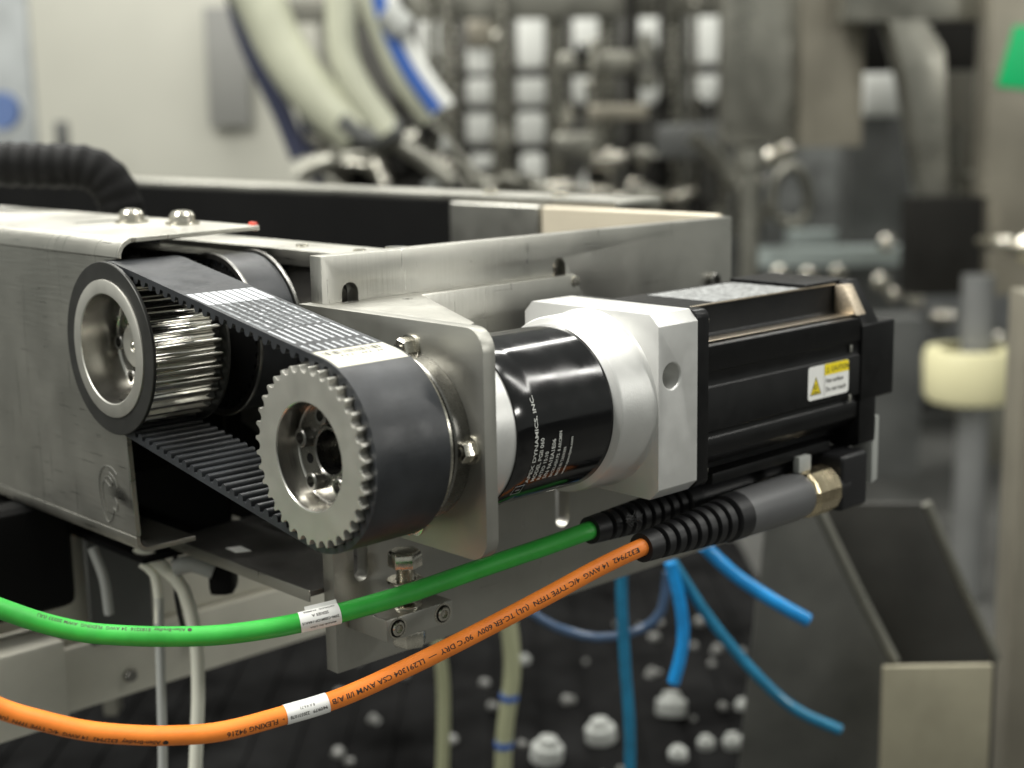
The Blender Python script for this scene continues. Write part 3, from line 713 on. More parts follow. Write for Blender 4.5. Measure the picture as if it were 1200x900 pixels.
# rail, shelf and web that join housing and plate
RL = thing('cross_rail', (145, 300, 72), 'flat steel rail running from the housing to the mounting plate', 'rail')
obj('bar', MB().box(126, 166, 97.2, 620, 71, 81), STEELH, RL, bevel=0.6)
for y in (140, 200):
    b = MB(); b.cyl((143, y, 81), (0, 0, 1), 4, 0, 1.6, 20); obj('button_screw', b, BOLT, RL, bevel=0.4)
b = MB(); b.lathe((150, 113, 81), (0, 0, 1), [(0, 5), (2, 6.5), (4, 6.5), (4, 0.01)], 20); obj('button_screw', b, BOLT, RL)
SH = thing('channel_bracket', (110, 170, -110), 'dark angle bracket below the lower belt, joining housing and plate', 'bracket')
obj('shelf', MB().sheet([(66, 97.2), (150, 97.2), (150, 262), (66, 252)], [], xy, -110.5, -107), DARKST, SH, bevel=0.4, seg=1)
webp = [(97.2, -106.8), (238, -106.8)] + [(238 + 16 * math.cos(math.radians(a)), -90.8 + 16 * math.sin(math.radians(a))) for a in (252, 234, 216, 198, 180)] + [(222, -46), (252, -38), (252, 30), (97.2, 30)]
obj('shelf_lip', MB().box(64.6, 65.9, 97.3, 252, -113.5, -106.4), STEEL, SH, bevel=0.3)
obj('white_patch', MB().prism([(77, 193), (86, 189), (87, 203), (78, 206)], xy, -106.95, -106.6), WHITE, SH)
obj('web', MB().prism(webp, yz, 124, 130), DARKST, SH, bevel=0.8)
b = MB(); b.lathe((130, 219, -107), (0, 0, 1), [(0.1, 5.5), (1.2, 5.2), (1.2, 0.01)], 20); obj('rivet', b, BOLT, SH)
b = MB(); b.lathe((92, 118, -107), (0, 0, 1), [(0.1, 2.2), (1.4, 1.8), (1.6, 0.01)], 16); obj('rivet', b, BOLT, SH)
obj('rear_shade', MB().box(168, 171, 97.2, 900, -130, 78), BLACK, SH)  # black sheet added for the shade behind the belts

# far side beam of the frame and its cap rail
FB = thing('far_beam', (460, 600, 0), 'long black-sided frame beam running behind the mounting plate', 'beam')
obj('black_panel', MB().box(440, 444, 396, 1700, -60, 88), BLACK, FB)
obj('end_sleeve', MB().box(437, 445.8, 283, 394, -40, 88), STEEL, FB, bevel=3, seg=3)
obj('tan_sleeve', MB().box(438, 445.8, 97.5, 281, -40, 88), TANP, FB, bevel=3.5, seg=3)
obj('cap_rail', MB().box(446, 500, 205, 1700, 88.4, 94), STEELH, FB, bevel=1)
for (y, r) in ((375, 7), (290, 7)):
    b = MB(); b.cyl((470, y, 94), (0, 0, 1), r, 0, 4.5, 20); obj('rail_bolt', b, BOLT, FB, bevel=1)
obj('beam_body', MB().box(446, 520, 396, 1700, -80, 86), BLACK, FB)

# ------------------------------------------------------------------ servo cables
def arclen(P):
    s = [0.0]
    for a, c in zip(P, P[1:]): s.append(s[-1] + (c - a).length)
    return s
VIEWN = Vector((-0.66, -0.70, 0.20)).normalized()
class Cable:
    def __init__(c, pts, r):
        c.P = spline(pts, 3.0); c.S = arclen(c.P); c.r = r; c.L = c.S[-1]
    def at(c, s):
        s = min(max(s, 0), c.L - 1e-4); i = 0; lo, hi = 0, len(c.S) - 1
        while hi - lo > 1:
            m_ = (lo + hi) // 2
            if c.S[m_] <= s: lo = m_
            else: hi = m_
        t = (s - c.S[lo]) / (c.S[hi] - c.S[lo]); p = c.P[lo].lerp(c.P[hi], t)
        a = c.P[max(0, lo - 1)]; q = c.P[min(len(c.P) - 1, hi + 1)]; T = (q - a).normalized()
        N = (VIEWN - T * VIEWN.dot(T)).normalized(); return p, T, N, T.cross(N)
    def pt(c, s, v, r):      # v: millimetres round the jacket from the side that faces the room's front
        p, T, N, B = c.at(s); a = v / c.r
        return p + (N * math.cos(a) + B * math.sin(a)) * r
    def write(c, mb, body, size, s0, v0, bold=0.012, squeeze=1.0):   # lettering upside down, running from s0 back to the left
        return lettering(mb, body, size, lambda a, h: c.pt(s0 - a, v0 + h, c.r + 0.06), bold, squeeze)
    def sleeve(c, s0, s1, a0, a1, r):
        n = max(2, int((s1 - s0) / 2)); k = 24; v = []; f = []
        for i in range(n + 1):
            for j in range(k + 1): v.append(c.pt(s0 + (s1 - s0) * i / n, (a0 + (a1 - a0) * j / k) * c.r, r))
        for i in range(n):
            f += [(i * (k + 1) + j, i * (k + 1) + j + 1, (i + 1) * (k + 1) + j + 1, (i + 1) * (k + 1) + j) for j in range(k)]
        return MB().add(v, f)
def nearest(c, p):
    p = Vector(p); i = min(range(len(c.P)), key=lambda i: (c.P[i] - p).length); return c.S[i]
def boot(mb, p0, p1, r0, r1, ribs):
    p0, p1 = Vector(p0), Vector(p1); ax = p1 - p0; L = ax.length; prof = [(0, r0 * 0.62), (0, r0)]
    for i in range(ribs):
        t0 = L * (0.06 + 0.80 * i / ribs); t1 = L * (0.06 + 0.80 * (i + 1) / ribs); q = lambda t: r0 + (r1 - r0) * t / L
        e = (t1 - t0); prof += [(t0 + .05 * e, q(t0)), (t0 + .6 * e, q(t0 + .6 * e)), (t0 + .66 * e, q(t0) - 2.6), (t0 + .96 * e, q(t1) - 2.6)]
    prof += [(L * 0.87, r1), (L, r1 * 1.03), (L, r1 * 0.6)]
    return mb.lathe(p0, ax, prof, 36)

OC = Cable(ORANGE_PATH, 5.0)
OG = thing('power_cable', (-40, 45, -142), 'orange power cable with printed jacket and screwed grey plug', 'cable', 'servo cables')
jk = obj('jacket', MB().tube(OC.P, 5.0, 24), ORANGE, OG)
b = MB(); s = nearest(OC, (190.4, -44.6, -79.5)) - 2
s_lab1 = nearest(OC, (28.7, 20.3, -138.2)) - 8; s_lab0 = s_lab1 - 23.5
s -= OC.write(b, 'E327942  14 AWG  4/C TYPE TFFN  (UL) TC-ER 600V  90°C DRY  —  LL291304 CSA AWM I/II A/B', 4.0, s, -1.3, 0.014, (s - s_lab1 - 1.5) / glyphs('E327942  14 AWG  4/C TYPE TFFN  (UL) TC-ER 600V  90°C DRY  —  LL291304 CSA AWM I/II A/B', 4.0, 0.014)[2])
obj('print', b, INK, jk, smooth=False); b = MB()
OC.write(b, '-  FLEXING 94216', 4.0, s_lab0 - 1.5, 0.2, 0.014)
obj('print', b, INK, jk, smooth=False); b = MB()
OC.write(b, '● Allen-Bradley  E327942  14 AWG  4/C TYPE TFFN  (UL) TC', 3.4, nearest(OC, (-56, 49.2, -141)) - 1, 1.4, 0.014)
obj('print', b, INK, jk, smooth=False)
lb = obj('cable_label', OC.sleeve(s_lab0, s_lab1, -2.6, 2.6, 5.28), WHITE, OG)
b = MB(); OC.r = 5.28
OC.write(b, '94/09/79   220331078', 2.6, s_lab1 - 1.5, 0.6, 0.015, 20.5 / glyphs('94/09/79   220331078', 2.6, 0.015)[2]); obj('print', b, INK, lb, smooth=False); b = MB()
OC.write(b, '8 A 4.6.72', 2.0, s_lab1 - 8, -2.8, 0.0); obj('print', b, INK, lb, smooth=False); b = MB()
OC.write(b, '------------------', 2.0, s_lab1 - 1, -6.2, 0.0)
obj('print', b, INK, lb, smooth=False); OC.r = 5.0
PX, PY, PZ = 0, -42, -79.5
b = MB(); boot(b, (193, -44.5, -79.6), (283, PY, PZ), 8.4, 14.2, 8); obj('strain_relief', b, RUBBER, OG, sharp=40)
b = MB(); b.lathe((0, PY, PZ), (1, 0, 0), [(281, 9), (281, 13.6), (282, 14.4), (335, 15.2), (340, 14.6), (346, 14.2), (346, 9)], 48); obj('plug_body', b, GREYP, OG)
pf = [(345.5, 10), (345.5, 13.6), (347, 15.4), (349, 15.9), (350.2, 15.0), (351, 15.9), (372, 15.9), (373.5, 14.2), (373.5, 9)]
b = MB(); b.lathe((0, PY, PZ), (1, 0, 0), pf, 14); obj('coupling_nut', b, BRASS, OG, sharp=15)
b = MB(); b.lathe((0, PY, PZ), (1, 0, 0), [(373, 8), (373, 13.2), (386, 13.6)], 32); obj('plug_nose', b, RUBBER, OG)
b = MB(); b.box(344, 357, -44, -39, -65, -54.5); obj('latch', b, PALEP, OG, bevel=1)

GC = Cable(GREEN_PATH, 5.3)
GG = thing('feedback_cable', (-40, 73, -100), 'green feedback cable with white wrapped label and ribbed black boot', 'cable', 'servo cables')
jk = obj('jacket', MB().tube(GC.P, 5.3, 24), GREEN, GG)
b = MB()
GC.write(b, '● Allen-Bradley  E183216  24 AWG  FLEXING  AWM 20233 (UL)', 2.9, nearest(GC, (-36, 71, -100)) + 8, -5.6, 0.014)
obj('print', b, INK, jk, smooth=False)
g1 = nearest(GC, (39.4, 31.9, -97.1)) - 1.5; g0 = g1 - 21.5
lb = obj('cable_label', GC.sleeve(g0, g1, -2.4, 2.5, 5.6), WHITE, GG)
flag = MB(); n = 8
for i in range(n + 1):
    s_ = g0 + 4 + (g1 - g0 - 4) * i / n; p, T, N, B = GC.at(s_); e = p + (N * math.cos(-1.45) + B * math.sin(-1.45)) * 5.62
    flag.v += [e, e - B * 2.2 + N * 0.15]
flag.f = [[2 * i, 2 * i + 1, 2 * i + 3, 2 * i + 2] for i in range(n)]
obj('label_flap', flag, WHITE, lb)
b = MB(); GC.r = 5.6
for tx, sz, off, v0, L_ in (('CATALOG   NUMBER', 1.8, 2, -6.6, 17), ('SERIES A', 2.2, 6, -3.6, 9), ('2090-CSBM1DF-14AA15', 1.9, 1.2, -0.2, 19.5), ('MADE IN USA', 1.5, 3, 3.0, 14)):
    GC.write(b, tx, sz, g1 - off, v0, 0.02, L_ / glyphs(tx, sz, 0.02)[2])
obj('print', b, INK, lb, smooth=False); GC.r = 5.3
b = MB(); boot(b, (187, -10.2, -75.0), (283, -6, -77), 8.0, 12.6, 9); obj('strain_relief', b, RUBBER, GG, sharp=40)
b = MB(); b.lathe((0, -6, -77), (1, 0, 0), [(281, 9), (281, 12.4), (282, 13), (385, 13.4)], 40); obj('plug_body', b, RUBBER, GG)
b = MB()
for i in range(16):
    a = random.uniform(0, 6.28); l = random.uniform(3, 7.5)
    b.tube(spline([(204 + i * .55, -23, -71 - i * .1), (204 + i * .55 + .5 * l * math.cos(a), -25.5, -70 + .5 * l * math.sin(a)), (206 + i * .3 + l * math.cos(a * 1.1), -24.5, -71 + l * math.sin(a))], 2), 0.22, 5)
o = obj('lint_tuft', b, GREYP, GG); o['kind'] = 'stuff'

# ------------------------------------------------------------------ the machine hall behind, out of focus
def bbox(name, B, m, label, cat, depth=60, group=None, bevel=2.0, kind=None, parent=None):
    u0, u1, z0, z1, w = B
    mb = MB().obox((0, 0, 0), RH, FH, ZV, (u0, u1), (w, w + depth), (z0, z1))
    c = W((u0 + u1) / 2, z0, w + depth / 2)
    o = obj(name, mb, m, parent=parent, bevel=bevel, at=None if parent else c)
    if parent: return o
    if kind: o['kind'] = kind; return o
    return tag(o, label, cat, group)
def at2(pl): pts, w = pl; return [W(u, z, w) for u, z in pts]
def btube(name, pl, r, m, label, cat, group=None, parent=None, n=16):
    P = spline(at2(pl), 12)
    o = obj(name, MB().tube(P, r, n), m, parent=parent, at=None if parent else P[len(P) // 2])
    return o if parent else tag(o, label, cat, group)
def bslab(name, pl, depth, m, label, cat, group=None, parent=None, bevel=1.5):
    pts, w = pl; mb = MB().prism(pts, lambda a, h, t: tuple(W(a, h, w + t)), 0, depth)
    o = obj(name, mb, m, parent=parent, bevel=bevel, at=None if parent else W(pts[0][0], min(p[1] for p in pts), w))
    return o if parent else tag(o, label, cat, group)

# left: cream cabinet, pale cabinet, stub
CB = thing('cream_cabinet', W((CREAM[0] + CREAM[1]) / 2, -880, 1960), 'large blurred cream cabinet behind the housing at upper left', 'cabinet')
bbox('body', (CREAM[0], CREAM[1] + 60, -880, CREAM[3] + 300, CREAM[4]), CREAMP, '', '', 400, parent=CB)
bbox('door_panel', GREYDOOR, GREYD, '', '', 24, parent=CB)
bbox('post_stub', STUB, BGMID, 'short dark stub standing before the cream cabinet at far left', 'post', 20, bevel=6)
bbox('pale_cabinet', (LEFTPALE[0] - 300, LEFTPALE[1], -880, LEFTPALE[3] + 200, LEFTPALE[4]), mat('pale_blue_grey', (0.36, 0.38, 0.38), 0, 0.6, var=0.25, vscale=6), 'pale blue grey cabinet at the left edge of the view', 'cabinet', 200)
u0, u1, z0, z1, w = BLUEB
b = MB(); b.lathe(W((u0 + u1) / 2, (z0 + z1) / 2, w), -FH, [(0, .01), (0, 54), (17, 60), (44, 57), (44, .01)], 24)
tag(obj('blue_roll', b, mat('dull_blue', (0.12, 0.19, 0.40), 0, 0.6), at=W((u0 + u1) / 2, z0, w)), 'round blue roll in front of the pale cabinet at left edge', 'roll')

# hoses and their fittings
for nm, pl, r, m, lb_ in (('milky_hose', HOSE_A, 57, HOSEM, 'thickest milky hose, leftmost of three, sloping down right'), ('milky_hose', HOSE_B, 34, HOSEM, 'middle milky hose curving steeply behind the frame'),
                          ('milky_hose', HOSE_C, 25, HOSEM, 'slim milky hose just left of the blue striped one'), ):
    btube(nm, pl, r, m, lb_, 'hose', 'milky hoses at the filling rack')
bh = thing('striped_hose', W(HOSE_BLUE[0][2][0], HOSE_BLUE[0][2][1], HOSE_BLUE[1]), 'blue and white hose sloping down beside the milky hoses', 'hose')
btube('blue_side', HOSE_BLUE, 17, BLUEH, '', '', parent=bh)
btube('white_side', ([(u + 26, z + 10) for u, z in HOSE_BLUE[0]], HOSE_BLUE[1]), 15, WHITEP, '', '', parent=bh)
u, z = HOSE_BLUE[0][1]
btube('ferrule', ([(u - 5, z + 37), (u + 19, z + 17), (u + 37, z - 3)], HOSE_BLUE[1] - 20), 32, PALEP, '', '', parent=bh)
btube('navy_hose', HOSE_NAVY, 24, NAVY, 'dark navy hose hanging against the cream cabinet edge', 'hose')
for nm, pl, r, m, lb_ in (('hose_fitting', FIT1, 25, BGST, 'low steel hose fitting lying at the left of the cluster'), ('hose_fitting', FIT2, 20, BGST, 'small steel fitting below the middle milky hose'),
                          ('hose_fitting', FIT3, 20, BGST, 'steel fitting tilted right below the striped hose'), ('hose_fitting', FIT4, 27, BGMID, 'dark fitting under the thickest milky hose'),
                          ('strut_rod', ROD1, 15, BGST, 'diagonal steel rod right of the striped hose'), ('strut_rod', ROD2, 13, BGST, 'diagonal steel rod beneath the hose fittings')):
    btube(nm, pl, r, m, lb_, 'fitting' if 'fit' in nm else 'rod', 'steel fittings below the hoses' if 'fit' in nm else 'diagonal rods below the hoses')
HM = thing('hose_manifold', W(-223, -11, 2755), 'dark cluttered manifold where the milky hoses end', 'manifold')
bbox('block', (-325, -87, -28, 142, 2755), BGDK, '', '', 60, parent=HM)
bslab('dark_sheath', ([(-418, 312), (-376, 269), (-231, 125), (-325, -11), (-359, -11)], 2764), 20, NAVY, '', '', parent=HM)
rh = random.Random(9)
for k in range(26):
    u = rh.uniform(-342, -27); z = rh.uniform(-20, 142); s_ = rh.uniform(12, 25); ax = (RH * rh.uniform(-.3, 1) + ZV * rh.uniform(-1, .2) - FH * rh.uniform(0, .6)).normalized()
    b = MB(); b.lathe(W(u, z, rh.uniform(2636, 2738)), ax, [(-s_ * 1.6, .01), (-s_ * 1.6, s_ * .6), (-s_ * .4, s_ * .6), (-s_ * .4, s_), (s_ * .5, s_), (s_ * .5, s_ * .65), (s_ * 2, s_ * .65), (s_ * 2, .01)], 16)
    obj('hose_coupling', b, rh.choice((BGST, BGDK, BGDK, TUBEM, PALEP)), HM)

# filling rack: header, posts, cross bars, white containers behind them
RK = thing('filling_rack', W(117, -880, 3367), 'blurred grey steel rack of posts behind the frame, white containers showing through', 'rack')
bbox('header', HEADER, BGST, '', '', 60, parent=RK)
for Pp in (POST0, POST1, POST2, POST3, POST4):
    u0, u1, z0, z1, w = Pp
    b = MB(); b.tube([W((u0 + u1) / 2, z0, w), W((u0 + u1) / 2, z1, w)], (u1 - u0) / 2, 22)
    for z in (z0 + 100, z0 + 255, z0 + 400, z0 + 545): b.cyl(W((u0 + u1) / 2, z, w), (0, 0, 1), (u1 - u0) / 2 + 9, -14, 14, 22)
    obj('post', b, TUBEM, RK)
for Pp in (BAR0, BAR1, BAR2):
    u0, u1, z0, z1, w = Pp
    b = MB(); b.tube([W(u0, (z0 + z1) / 2, w), W(u1, (z0 + z1) / 2, w)], (z1 - z0) / 2 + 1, 14); obj('cross_bar', b, BGDK, RK)
rg = random.Random(5)
for u in (-196, -107, -60, -39, 29, 75, 87, 168, 209, 210, 330, 331, 376, 440, 455, 517, 540, 563, 610, 620, 678, 690, 729, 735, 780):
    r_ = rg.uniform(7, 15); z1 = rg.uniform(91, 448) if rg.random() < .5 else 499; w = rg.uniform(3265, 3350)
    if any(abs(u - c) < 41 for c in (-9, 189, 398)): z1 = rg.uniform(-96, -11)
    b = MB(); b.tube([W(u, -181, w), W(u + rg.uniform(-10, 10), z1, w)], r_, 14); b.ball(W(u, z1, w), r_ * 1.5, n=12); obj('riser_tube', b, rg.choice((TUBEM, TUBEM, BGDK)), RK)
for k in range(80):
    u = rg.uniform(-223, 780); z = rg.choice((rg.uniform(-122, 125), rg.uniform(-122, 125), rg.uniform(125, 465)))
    if any(abs(u - c) < 58 for c in (-189, 0, 194, 406, 627, 865)) and z > 40: continue
    w = rg.uniform(3129, 3282); ax = rg.choice((RH, ZV, FH, (RH + ZV * rg.uniform(-1, 1)).normalized())); s_ = rg.uniform(15, 32)
    b = MB(); b.lathe(W(u, z, w), ax, [(-s_ * 1.3, .01), (-s_ * 1.3, s_ * .7), (-s_ * .5, s_ * .7), (-s_ * .5, s_), (s_ * .5, s_), (s_ * .5, s_ * .6), (s_ * 1.5, s_ * .6), (s_ * 1.5, .01)], 16)
    obj('pipe_fitting', b, rg.choice((TUBEM, BGST, BGST, BGDK, BOLT)), RK)
bbox('back_panel', RACKBACK, mat('rack_back', (0.075, 0.073, 0.065), 0, 0.6, var=0.4, vscale=8), '', '', 20, parent=RK)
wl = ['top white container, leftmost behind the rack posts', 'white container under the tan cap in the second gap', 'upper middle white container in second gap of the rack', 'lower middle white container in second gap of the rack',
      'small bottom white container in second gap of the rack', 'tall top white container in the third gap of the rack', 'second white container from top in the third gap', 'third white container from top in the third gap', 'lowest white container in the third gap, just above the rail',
      'top white container in the fourth gap of the rack', 'slim white container below the top one in fourth gap', 'large white container in the fifth gap of the rack', 'greyish white container at top of the fifth gap', 'tall white container at top beside the steel box', 'white container below the tall one beside the steel box', 'lowest white container in the fourth gap of the rack']
for i, Wb in enumerate((W0, W1, W2, W3, W4, W5, W6, W7, W8, W9, W10, W11, W12, W13, W14, W15)):
    u0, u1, z0, z1, w = Wb; cx, cz = {10: (.35, .5), 11: (.25, .45), 13: (0.02, .02), 14: (.5, .6), 15: (-.45, .9), 8: (.1, .1)}.get(i, (.06, .06))
    du = (u1 - u0); dz = (z1 - z0); g = 12
    pl = [(u0 + g, z0), (u1 - max(g, du * max(cx, 0)), z0), (u1, z0 + max(g, dz * cz)), (u1, z1 - g), (u1 - g, z1), (u0 + g - min(0, cx) * du, z1), (u0, z1 - g if cx >= 0 else z0 + dz * .3), (u0, z0 + g)]
    bslab('white_container', (pl, w), 50, WHITEP, wl[i], 'container', 'white containers behind the rack', bevel=9)
bbox('tan_cap', TANTOP, BGTAN, 'tan cap on the white container in the second gap', 'cap', 50, bevel=8)
bbox('valve_block', CLUT1, BGST, 'upper grey valve block across the rack posts', 'valve', 40, 'valve blocks on the rack', bevel=14)
bbox('valve_block', CLUT2, BGTAN, 'tan grey valve block low on the rack', 'valve', 40, 'valve blocks on the rack', bevel=10)
bbox('valve_block', CLUT3, BGST, 'lowest valve block at left on the rack', 'valve', 40, 'valve blocks on the rack', bevel=18)
bbox('grey_actuator', MOTB, BGMID, 'rounded grey actuator below the containers beside the steel box', 'actuator', 80, bevel=16)
b = MB()
for u, z in ((789, 99), (814, 57), (777, 40)): b.ball(W(u, z, MOTB[4] - 34), 28)
tag(obj('shiny_clamp', b, BOLT, at=W(789, 40, MOTB[4])), 'shiny clamp with round knobs at the actuator end', 'clamp')
btube('bent_pipe', CL4, 20, BGST, 'grey bent pipe sloping down right of the actuator', 'pipe')

# upper right: steel boxes, cabinet, chute, column
SB = thing('steel_box', W(746, 74, 2738), 'big grey steel box hanging at the top, its right half lighter', 'box')
bbox('left_half', (STEELBOX[0], STEELBOX[1], STEELBOX[2], STEELBOX[3] + 60, STEELBOX[4]), BGST, '', '', 120, parent=SB)
bbox('right_half', (STEELBOXR[0], STEELBOXR[1], STEELBOXR[2], STEELBOXR[3] + 60, STEELBOXR[4]), BGTAN, '', '', 140, parent=SB)
u0, u1, z0, z1, w = POSTS
b = MB(); b.tube([W((u0 + u1) / 2, z0 - 200, w), W((u0 + u1) / 2, z1 - 34, w)], 22, 20); b.cyl(W((u0 + u1) / 2, z1 - 50, w), (0, 0, 1), 34, 0, 44, 20)
tag(obj('steel_post', b, BGST, at=W((u0 + u1) / 2, z0 - 200, w)), 'round steel post standing under the steel box', 'post')
bbox('grey_cabinet', (CAB[0], CAB[1], CAB[2] - 300, CAB[3], CAB[4]), BGMID, 'mid grey cabinet under the white canister at right', 'cabinet', 150)
bbox('white_canister', WHT, WHITEP, 'white canister on top of the mid grey cabinet', 'canister', 60, bevel=18)
bbox('grey_backdrop', GREYBACK, mat('grey_back', (0.11, 0.115, 0.11), 0, 0.6, var=0.5, vscale=12), 'dull grey machine bulk behind the rings and cabinet', 'machine', 40)
bbox('teal_table', TABLE, TEAL, 'pale teal table top, front one behind the motor', 'table', 120, 'pale teal tables')
bbox('teal_table', TABLE2, TEAL, 'shorter pale teal table behind the front one', 'table', 120, 'pale teal tables')
bbox('grey_conveyor', GREYLOW, mat('grey_conveyor_side', (0.16, 0.165, 0.165), 0.3, 0.5, var=0.5, vscale=9), 'grey conveyor side below the teal tables', 'conveyor', 80)
kl = ['left knob of the pair under the teal table', 'right knob of the pair under the teal table', 'bright knob above the motor corner', 'bright knob between motor corner and dark box', 'bright knob under the dark box, left', 'bright knob right of the cream collar top', 'small knob left of the one above motor corner', 'small knob at the middle under the table']
for i, Bb in enumerate((BLOB0, BLOB1, BLOB2, BLOB3, BLOB4, BLOB5, BLOB6, BLOB7)):
    u0, u1, z0, z1, w = Bb; r = (u1 - u0) / 2
    b = MB(); b.lathe(W((u0 + u1) / 2, (z0 + z1) / 2, w), -FH, [(-40, r * .5), (0, r * .6), (0, r), (r, r), (r * 1.3, r * .7), (r * 1.35, .01)], 20)
    tag(obj('bright_knob', b, BOLT, at=W((u0 + u1) / 2, z0, w)), kl[i], 'knob', 'bright knobs along the grey conveyor')
btube('clamp_ring', (RING[0] + [RING[0][0], RING[0][1]], RING[1]), 15, BGST, 'blurred steel clamp ring above the teal table', 'ring')
b = MB(); b.ball(W(1103, -190, RING[1] - 34), 24, n=14); tag(obj('ring_knob', b, BOLT, at=W(1103, -215, RING[1])), 'bright knob at lower right of the clamp ring', 'knob')
bslab('grey_chute', CHUTE, 90, BGST, 'grey steel chute tapering down between dark recess and steel box', 'chute')
bbox('dark_recess', DARKREC, BGDK, 'black recess panel behind the top of the grey chute', 'panel', 30)
bbox('olive_panel', OLIVEP, mat('olive_panel', (0.085, 0.08, 0.06), 0.2, 0.5, var=0.3, vscale=4), 'dark olive panel right of the chute, above the dark box', 'panel', 30)
bbox('steel_header', (HEADR[0], HEADR[1], HEADR[2], HEADR[3] + 50, HEADR[4]), BGST, 'steel header beam at top right corner', 'beam', 100)
CO = thing('steel_column', W(COLR[0] + 40, COLR[2], COLR[4] + 40), 'tan grey steel column at the right edge, green tag on it', 'column')
bbox('upper_box', (COLR[0], COLR[1], COLR[2], COLR[3] + 50, COLR[4]), BGTAN, '', '', 90, parent=CO)
bbox('support_post', (RCOL[0] + 6, RCOL[1], -899, RCOL[3], RCOL[4]), BGTAN, 'tan steel post running down the right edge beside the trough', 'post', 60)
bslab('green_tag', (TAG[0], COLR[4] - 5), 4, TAGG, 'bright green slanted tag stuck on the steel column', 'tag', bevel=0.3)
bbox('dark_box', DARKBOX, BGDK, 'dark brown black box left of the steel column', 'box', 90)
u0, u1, z0, z1, w = PIPEV
b = MB(); b.tube([W((u0 + u1) / 2, z0, w), W((u0 + u1) / 2, z1, w)], 17, 18); b.ball(W(u1 + 38, z0 + 51, w), 20, n=14)
tag(obj('short_pipe', b, BGST, at=W(u0, z0, w)), 'short upright pipe with knob above the dark box', 'pipe')
for i, Bb in enumerate((KNOB1, KNOB2)):
    u0, u1, z0, z1, w = Bb; c = W((u0 + u1) / 2, (z0 + z1) / 2, w); r = (u1 - u0) / 2
    b = MB(); b.lathe(c, -FH + RH * 0.4, [(-50, r * .5), (0, r * .8), (20, r), (41, r * .8), (51, .01)], 22)
    tag(obj('polished_fitting', b, BOLT, at=c), ('left polished pipe fitting in front of the column', 'right polished pipe fitting at the frame edge')[i], 'fitting', 'polished fittings on the column')

# right middle: cream collar on its post
u0, u1, z0, z1, w = COLLAR; uc = (u0 + u1) / 2
CL = thing('collar_post', W(uc, -890, w), 'upright grey post carrying a cream plastic collar at right', 'post')
b = MB(); b.lathe(W(uc, z0, w), (0, 0, 1), [(0, 62), (0, 84), (14, 92), (z1 - z0 - 20, 95), (z1 - z0, 90), (z1 - z0, 62)], 36); obj('collar', b, COLLM, CL)
b = MB(); b.tube([W((CPOST[0] + CPOST[1]) / 2, -895, w), W((CPOST[0] + CPOST[1]) / 2, CPOST[3] + 34, w)], 34, 22); obj('post', b, mat('grey_post', (0.33, 0.335, 0.33), 0.7, 0.4, var=0.1, vscale=8), CL)
bbox('bracket', CPOST2, BGST, '', '', 40, parent=CL, bevel=8)
bbox('mid_machine', (MIDBOX[0], MIDBOX[1], MIDBOX[2], MIDBOX[3] + 60, MIDBOX[4]), BGMID, 'grey block behind the motor end at right', 'block', 100, bevel=10)
bbox('dark_machine', (DARKBK[0] - 1400, DARKBK[1] + 300, -890, DARKBK[3] + 60, DARKBK[4]), BGDK, 'long black machine side filling the background below', 'machine', 60)

RM = thing('roller_bank', W(1460, -890, 2432), 'blurred bank of polished rods and rollers behind the cream collar', 'rollers')
rr = random.Random(3)
for k in range(9):
    u = 1290 + k * 37 + rr.uniform(-10, 10); r_ = rr.uniform(7, 15)
    b = MB(); b.tube([W(u, -890, 2432 + rr.uniform(0, 100)), W(u + rr.uniform(-14, 14), -623 + rr.uniform(-100, 70), 2483)], r_, 14); obj('rod', b, rr.choice((BGST, BGDK, TUBEM, BGDK)), RM)
for k in range(14):
    u = rr.uniform(882, 1426); z = rr.uniform(-674, -368); s_ = rr.uniform(14, 34); ax = rr.choice((RH, ZV, -FH))
    b = MB(); b.lathe(W(u, z, rr.uniform(3027, 3095)), ax, [(-s_ * 2, .01), (-s_ * 2, s_ * .7), (-s_, s_ * .7), (-s_, s_), (s_, s_), (s_, s_ * .6), (s_ * 1.8, .01)], 16); obj('roller', b, rr.choice((BGST, BGMID, TUBEM, BOLT)), RM)

# lower right: discharge trough
TR = thing('discharge_trough', W(760, -560, 740), 'steel discharge trough at lower right with bright edges and tan front', 'trough')
bslab('left_side', TRPLATE, 6, mat('trough_side', (0.11, 0.11, 0.10), 0.3, 0.4, var=0.3, vscale=10), '', '', parent=TR)
bslab('right_side', TRBACK, 6, mat('trough_inside', (0.035, 0.034, 0.03), 0.2, 0.45, var=0.4, vscale=8), '', '', parent=TR)
btube('left_edge', TREDGE1, 5.5, BGST, '', '', parent=TR); btube('right_edge', TREDGE2, 5.5, BGST, '', '', parent=TR)
bbox('front_plate', (TRFRONT[0], TRFRONT[1], TRFRONT[2], TRFRONT[3], TRFRONT[4]), mat('trough_front', (0.34, 0.315, 0.23), 0.3, 0.5, var=0.2, vscale=9), '', '', 6, parent=TR)

